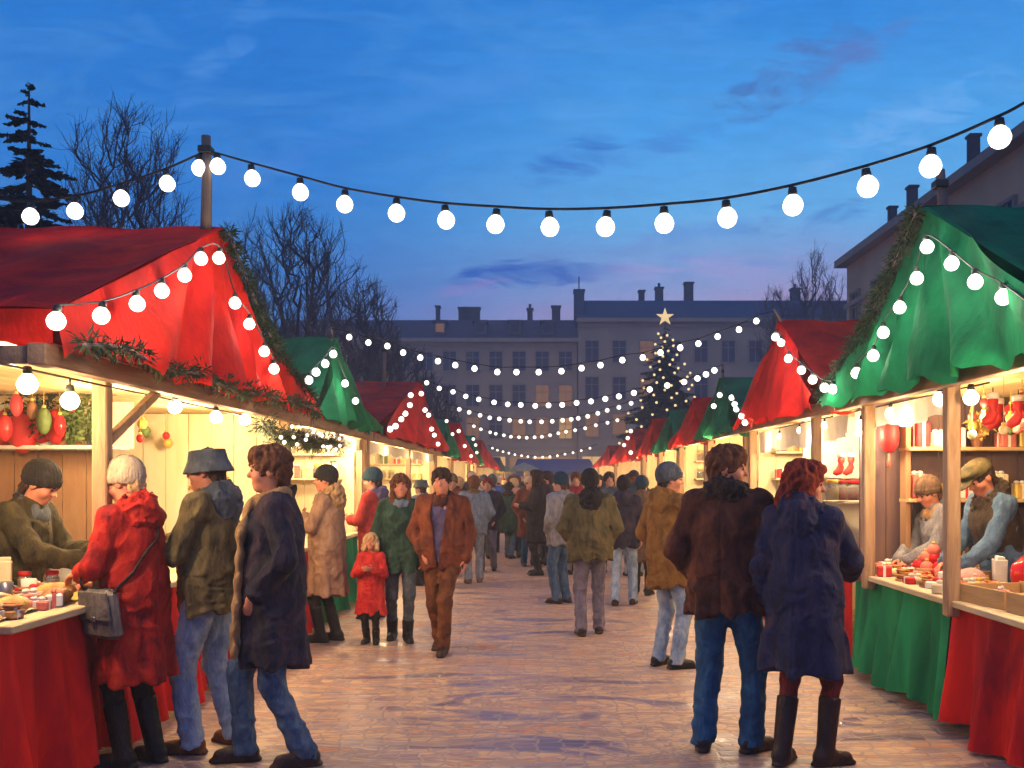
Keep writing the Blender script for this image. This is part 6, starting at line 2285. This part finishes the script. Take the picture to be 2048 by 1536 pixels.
P_('man in a rust brown jacket and rust trousers walking toward us', 886, 1302, 1.71, 172, skin=SK2, build=1.06,
   coat=CO('rust', .80, infl=.05, collar='stand', cm='brownjacket', open=.075), inner=C['purple'], legs=C['rusttrousers'], shoes=C['darkboot'], hair='short', hm=C['darkhair'], scarf=C['brownjacket'],
   hands=('down', 'pocket'), head=(6, -2), feet=((-.05, .22), (.06, -.12)), fyaw=(4, -4))
P_('man in a mustard jacket and black cap looking right', 1334, 1334, 1.71, -58, skin=SK2,
   coat=CO('mustard', .70, infl=.045, flare=.02, collar='hood', cm='mustard'), legs=C['paledenim'], shoes=C['blackboot'], hair='short', hm=C['darkhair'], hat='beanie', hatm=C['slate'], hands=('pocket', 'front'), head=(-25, -6), feet=((-.10, 0), (.11, .03)), fyaw=(12, -18))
P_('man in a bulky dark olive jacket walking away down the middle', 1180, 1270, 1.68, 4, build=1.1,
   coat=CO('darkolive', .80, infl=.06, flare=.02, collar='hood', cm='black'), legs=C['greypurple'], shoes=C['darkboot'], hair='short', hm=C['black'], hat='beanie', hatm=C['black'], hands=('pocket', 'pocket'), feet=((-.10, -.05), (.11, .12)))
# ---- farther in the aisle
MID = [
    ('woman in a long black coat standing in the middle of the aisle', 1075, 1150, 1.73, 96, dict(female=True, coat=CO('black', .55, infl=.045, flare=.05, collar='fur', cm='fur'), legs=C['black'], shoes=C['blackboot'], boot=.33, hair='long', hm=C['darkhair'], hands=('front', 'front'), head=(-10, 4))),
    ('person in a grey jacket and bright blue jeans left of the olive man', 1122, 1206, 1.66, 48, dict(coat=CO('grey', .80, infl=.05, collar='stand'), legs=C['denim'], shoes=C['darkboot'], hair='short', hm=C['brownhair'], hat='beanie', hatm=C['teal'], hands=('pocket', 'pocket'), head=(10, -5))),
    ('person in a navy jacket and pale jeans right of the olive man', 1246, 1210, 1.63, -8, dict(coat=CO('navy', .78, infl=.055, collar='hood', cm='navy'), legs=C['paledenim'], shoes=C['darkboot'], hair='short', hm=C['black'], hat='beanie', hatm=C['black'], hands=('pocket', 'down'), feet=((-.1, -.1), (.13, .12)))),
    ('person in a dark brown long coat beside the mustard jacket', 1284, 1190, 1.62, -20, dict(coat=CO('brown', .5, infl=.05, flare=.04, collar='hood', cm='brown'), legs=C['black'], shoes=C['blackboot'], hair='short', hm=C['darkhair'], hat='beanie', hatm=C['teal'], hands=('pocket', 'pocket'))),
    ('person in a slate blue jacket and grey trousers behind the rust jacket', 948, 1166, 1.64, 10, dict(coat=CO('greyblue', .80, infl=.045, collar='stand', cm='brown'), legs=C['greytrousers'], shoes=C['brown'], hair='short', hm=C['brownhair'], hands=('down', 'pocket'), feet=((-.1, -.08), (.1, .1)))),
    ('person with a royal blue jacket walking away left of centre', 984, 1106, 1.69, 0, dict(coat=CO('royal', .82, infl=.055, collar='stand', cm='navy'), legs=C['navy'], shoes=C['blackboot'], hair='short', hm=C['darkhair'], hat='beanie', hatm=C['slate'], hands=('pocket', 'pocket'), feet=((-.1, -.14), (.1, .12)))),
    ('person in a peach jacket and dark trousers near the centre', 1029, 1116, 1.60, 20, dict(coat=CO('peach', .82, infl=.05, collar='hood', cm='peach'), legs=C['slate'], shoes=C['blackboot'], hair='short', hm=C['blond'], hands=('front', 'pocket'))),
    ('person in a red jacket glimpsed behind the grey jacket', 1152, 1145, 1.70, 175, dict(coat=CO('redjacket', .82, infl=.045, collar='stand'), legs=C['black'], shoes=C['blackboot'], hair='short', hm=C['brownhair'], hands=('pocket', 'pocket'))),
    ('person with a blue grey hat between the green parka and the rust jacket', 843, 1170, 1.58, 60, dict(coat=CO('greyblue', .7, infl=.045, collar='stand'), legs=C['black'], shoes=C['blackboot'], hair='short', hm=C['darkhair'], hat='bucket', hatm=C['slate'], hands=('pocket', 'pocket'))),
    ('person in a brown coat just right of the rust jacket', 918, 1138, 1.62, 170, dict(coat=CO('brown', .6, infl=.045, collar='fur', cm='fur'), legs=C['slate'], shoes=C['blackboot'], hair='short', hm=C['blond'], hands=('pocket', 'pocket'))),
    ('person in a teal jacket left of the mustard jacket', 1268, 1152, 1.72, 10, dict(coat=CO('teal', .8, infl=.05, collar='stand'), legs=C['greytrousers'], shoes=C['blackboot'], hair='short', hm=C['brownhair'], hat='cap', hatm=C['navy'], hands=('pocket', 'pocket'))),
    ('person with dark coat seen over the right shoulder of the olive man', 1218, 1150, 1.70, 185, dict(coat=CO('slate', .7, infl=.045, collar='stand'), legs=C['black'], shoes=C['blackboot'], hair='short', hm=C['darkhair'], hands=('pocket', 'pocket'))),
]
for lab, px, fy, H, fc, sp in MID:
    P_(lab, px, fy, H, fc, **sp)

# ---- the sellers
P_('stallholder in an olive jacket and black beanie leaning over the left counter', 0, 0, 1.72, -92, loc=(-3.30, 6.15), vox=.0068, skin=SK2, group='stallholders behind the counters',
   coat=CO('sellercoat', .78, infl=.05, collar='stand', cm='black'), legs=C['black'], shoes=C['blackboot'], hair='short', hm=C['darkhair'], hat='beanie', hatm=C['black'], scarf=C['slate'],
   hands=(((-.10, .40, 1.30), (.5, -.2, -1), (.45, 1, -.05)), ((.10, .44, 1.27), (-.5, -.2, -1), (-.35, 1, -.05))), lean=17, head=(4, -14))
P_('stallholder in a grey jacket bending over goods in the right stall', 0, 0, 1.62, 96, loc=(3.30, 8.12), vox=.008, skin=SK2, group='stallholders behind the counters',
   coat=CO('grey', .8, infl=.05, collar='hood', cm='slate'), legs=C['slate'], shoes=C['blackboot'], hair='short', hm=C['brownhair'], hat='beanie', hatm=C['brown'], scarf=C['camel'],
   hands=(((-.1, .38, 1.12), (.3, -.2, -1), (.2, 1, -.3)), ((.1, .38, 1.12), (-.3, -.2, -1), (-.2, 1, -.3))), lean=14, head=(6, -14))
P_('stallholder in a flat cap with denim sleeve and dark vest in the right stall', 0, 0, 1.76, 98, loc=(3.40, 7.32), vox=.0068, skin=SK2, group='stallholders behind the counters',
   coat=CO('denimblue', .8, infl=.035, collar='fur', cm='vest', name='jacket'), legs=C['black'], shoes=C['blackboot'], hair='short', hm=C['darkhair'], hat='flat', hatm=C['darkolive'], scarf=C['vest'],
   hands=(((-.12, .38, 1.08), (.3, -.2, -1), (.25, 1, -.3)), ((.12, .38, 1.1), (-.3, -.2, -1), (-.25, 1, -.3))), lean=16, head=(6, -20))
# his sleeveless vest over the denim
root, f, mw = PEOPLE[-1]
fv = Field(f.pel - np.array([.36, .36, .25]), f.neck0 + np.array([.36, .36, .1]), .009)
fv.op(ell((0, 0, .05), (.20, .158, .22), f.T)).op(ell((0, 0, .22), (.186, .152, .22), f.T), .08).op(ell((0, 0, .36), (.205, .165, .18), f.T), .07)
fv.op(cap(f.sh[0] * .62 + f.sh[1] * .38, f.sh[1] * .62 + f.sh[0] * .38, .098), .05)
fv.op(cap(f.neck0, f.neck0 + f.T[0] @ np.array([0, .02, .25]), .066, .075), .01, 'sub')
fv.disp(lambda x, y, z: .006 * np.sin(22 * z + 9 * x) * np.sin(14 * y))
link_mesh('vest', fv.mesh('vest'), C['vest'], root)

# ---- the shoulder bag of the woman in red
root, f, mw = red
tow = lambda v: mw @ Vector(v)
from mathutils.bvhtree import BVHTree
coat_o = [c for c in root.children if c.name.startswith('coat')][0]
bvh = BVHTree.FromPolygons([v.co.copy() for v in coat_o.data.vertices], [tuple(p.vertices) for p in coat_o.data.polygons])


def on_coat(p, off):
    q, n_, _, _ = bvh.find_nearest(Vector(p))
    return mw @ (q + n_ * off)


bagc = on_coat((-.40, -.02, .90), .055)
bag = empty('shoulder_bag', bagc, 'grey leather shoulder bag at the hip of the woman in red', 'bag')
rot = Matrix.Rotation(R(60), 3, 'Z') @ Matrix.Rotation(R(-6), 3, 'Y')
MB().box(bagc, (.085, .27, .27), rot, .03, .9).build('pouch', C['leather'], bag)
MB().box(bagc + rot @ Vector((-.046, 0, .05)), (.014, .255, .155), rot, .006, .92).build('flap', C['leather'], bag)
MB().box(bagc + rot @ Vector((-.056, 0, -.02)), (.012, .035, .03), rot, .004).build('clasp', G['steel'], bag)
st_ = [bagc + rot @ Vector((0, -.12, .12))] + [on_coat(p, .010) for p in ((-.3, -.10, 1.05), (-.22, -.2, 1.14), (-.12, -.25, 1.24), (0, -.27, 1.34), (.08, -.2, 1.44), (.12, -.06, 1.52), (.12, .08, 1.46), (.04, .2, 1.3), (-.12, .22, 1.16), (-.28, .16, 1.06))] + [bagc + rot @ Vector((0, .12, .12))]
MB().tube(smooth_path(st_, 5), .0085, 6).build('strap', C['darkboot'], bag)

# ---- the packed crowd at the far end: a few builds, copied with clothes of their own colours
FAR = []
specs = [
    ('a', 1.70, dict(coat=CO('navy', .78, infl=.05, collar='stand'), legs=C['black'], shoes=C['blackboot'], hair='short', hm=C['darkhair'], hands=('pocket', 'pocket'), feet=((-.1, -.08), (.1, .1)))),
    ('b', 1.66, dict(coat=CO('navy', .55, infl=.05, flare=.04, collar='hood'), legs=C['black'], shoes=C['blackboot'], hair='short', hm=C['darkhair'], hat='beanie', hatm=C['black'], hands=('front', 'pocket'))),
    ('c', 1.62, dict(female=True, coat=CO('navy', .6, infl=.05, flare=.05, collar='fur'), legs=C['black'], shoes=C['blackboot'], hair='long', hm=C['brownhair'], hands=('down', 'swing'), feet=((-.09, .12), (.09, -.1)))),
]
protos = []
tones = [('navy', 'dark navy'), ('black', 'black'), ('brown', 'brown'), ('royal', 'blue'), ('slate', 'slate'), ('rust', 'rust'), ('navy', 'dark navy'), ('grey', 'grey'), ('teal', 'dark teal'), ('black', 'black'), ('redjacket', 'red'), ('camel', 'camel'), ('green', 'dark green'), ('peach', 'peach'), ('slate', 'slate')]
hairs = ['darkhair', 'brownhair', 'blond', 'black', 'redhair']
legs = ['black', 'denim', 'slate', 'greypurple', 'brown', 'deepdenim']
rd = random.Random(19)
spots = []
for row, (Y, n) in enumerate(((18.6, 5), (20.6, 7), (23, 8), (26, 9), (30, 9), (34.5, 10), (40, 11), (47, 12))):
    for i in range(n):
        x = -2.0 + 4.2 * (i + .5) / n + rd.uniform(-.22, .22)
        if Y < 20 and -1.6 < x < -.4:
            continue
        spots.append((x, Y + rd.uniform(-1.2, 1.2), row))
for q in ((-.95, 17.4, 0), (-.25, 18.4, 0), (.35, 16.9, 0), (1.75, 17.2, 0), (-1.5, 16.6, 0), (.05, 20.3, 1), (-.7, 22.4, 1), (.6, 22.0, 1)):
    spots.append(q)
kindw = {'a': 'jacket', 'b': 'hooded coat', 'c': 'long haired in a coat'}
for i, (x, y, row) in enumerate(spots):
    kk = i % 3
    tone, tw = tones[(i * 5 + row * 2) % len(tones)]
    where = ('first', 'second', 'third', 'fourth', 'fifth', 'sixth', 'seventh', 'last')[row] + ' row of the far crowd'
    side_ = 'left' if x < -.6 else 'right' if x > .9 else 'centre'
    what = {0: 'visitor in a %s jacket', 1: 'visitor in a %s hooded coat and hat', 2: 'long haired visitor in a %s coat'}[kk] % tw
    lab = '%s, %s, %s' % (what, where, side_)
    if kk >= len(protos):
        r, f, mw = person(lab, 0, 0, specs[kk][1], 0, dict(specs[kk][2]), 'packed crowd far down the aisle', loc=(x, y), vox=.02)
        for ch in r.children:
            for sl in ch.material_slots:
                pass
        protos.append(r)
        o = r
    else:
        o = copy_tree(protos[kk])
        o['label'] = lab
    o.location = (x, y, 0)
    o.rotation_euler = (0, 0, R(rd.choice((0, 10, -15, 180, 170, 90, -90, 200)) + rd.uniform(-12, 12)))
    s_ = rd.uniform(.93, 1.05) * (specs[kk][1] / 1.75)
    o.scale = (s_, s_, s_)
    hm, lm = C[rd.choice(hairs)], C[rd.choice(legs)]
    hat = C[rd.choice(('black', 'slate', 'teal', 'burgundy', 'beige', 'brown'))]
    for ch in o.children:
        nm = ch.name.split('.')[0]
        m_ = {'coat': C[tone], 'hood': C[tone], 'collar': C['fur'] if kk == 2 else C[tone], 'hair': hm, 'trousers': lm, 'hat': hat}.get(nm)
        if m_ is not None and ch.material_slots:
            ch.material_slots[0].link = 'OBJECT'
            ch.material_slots[0].material = m_
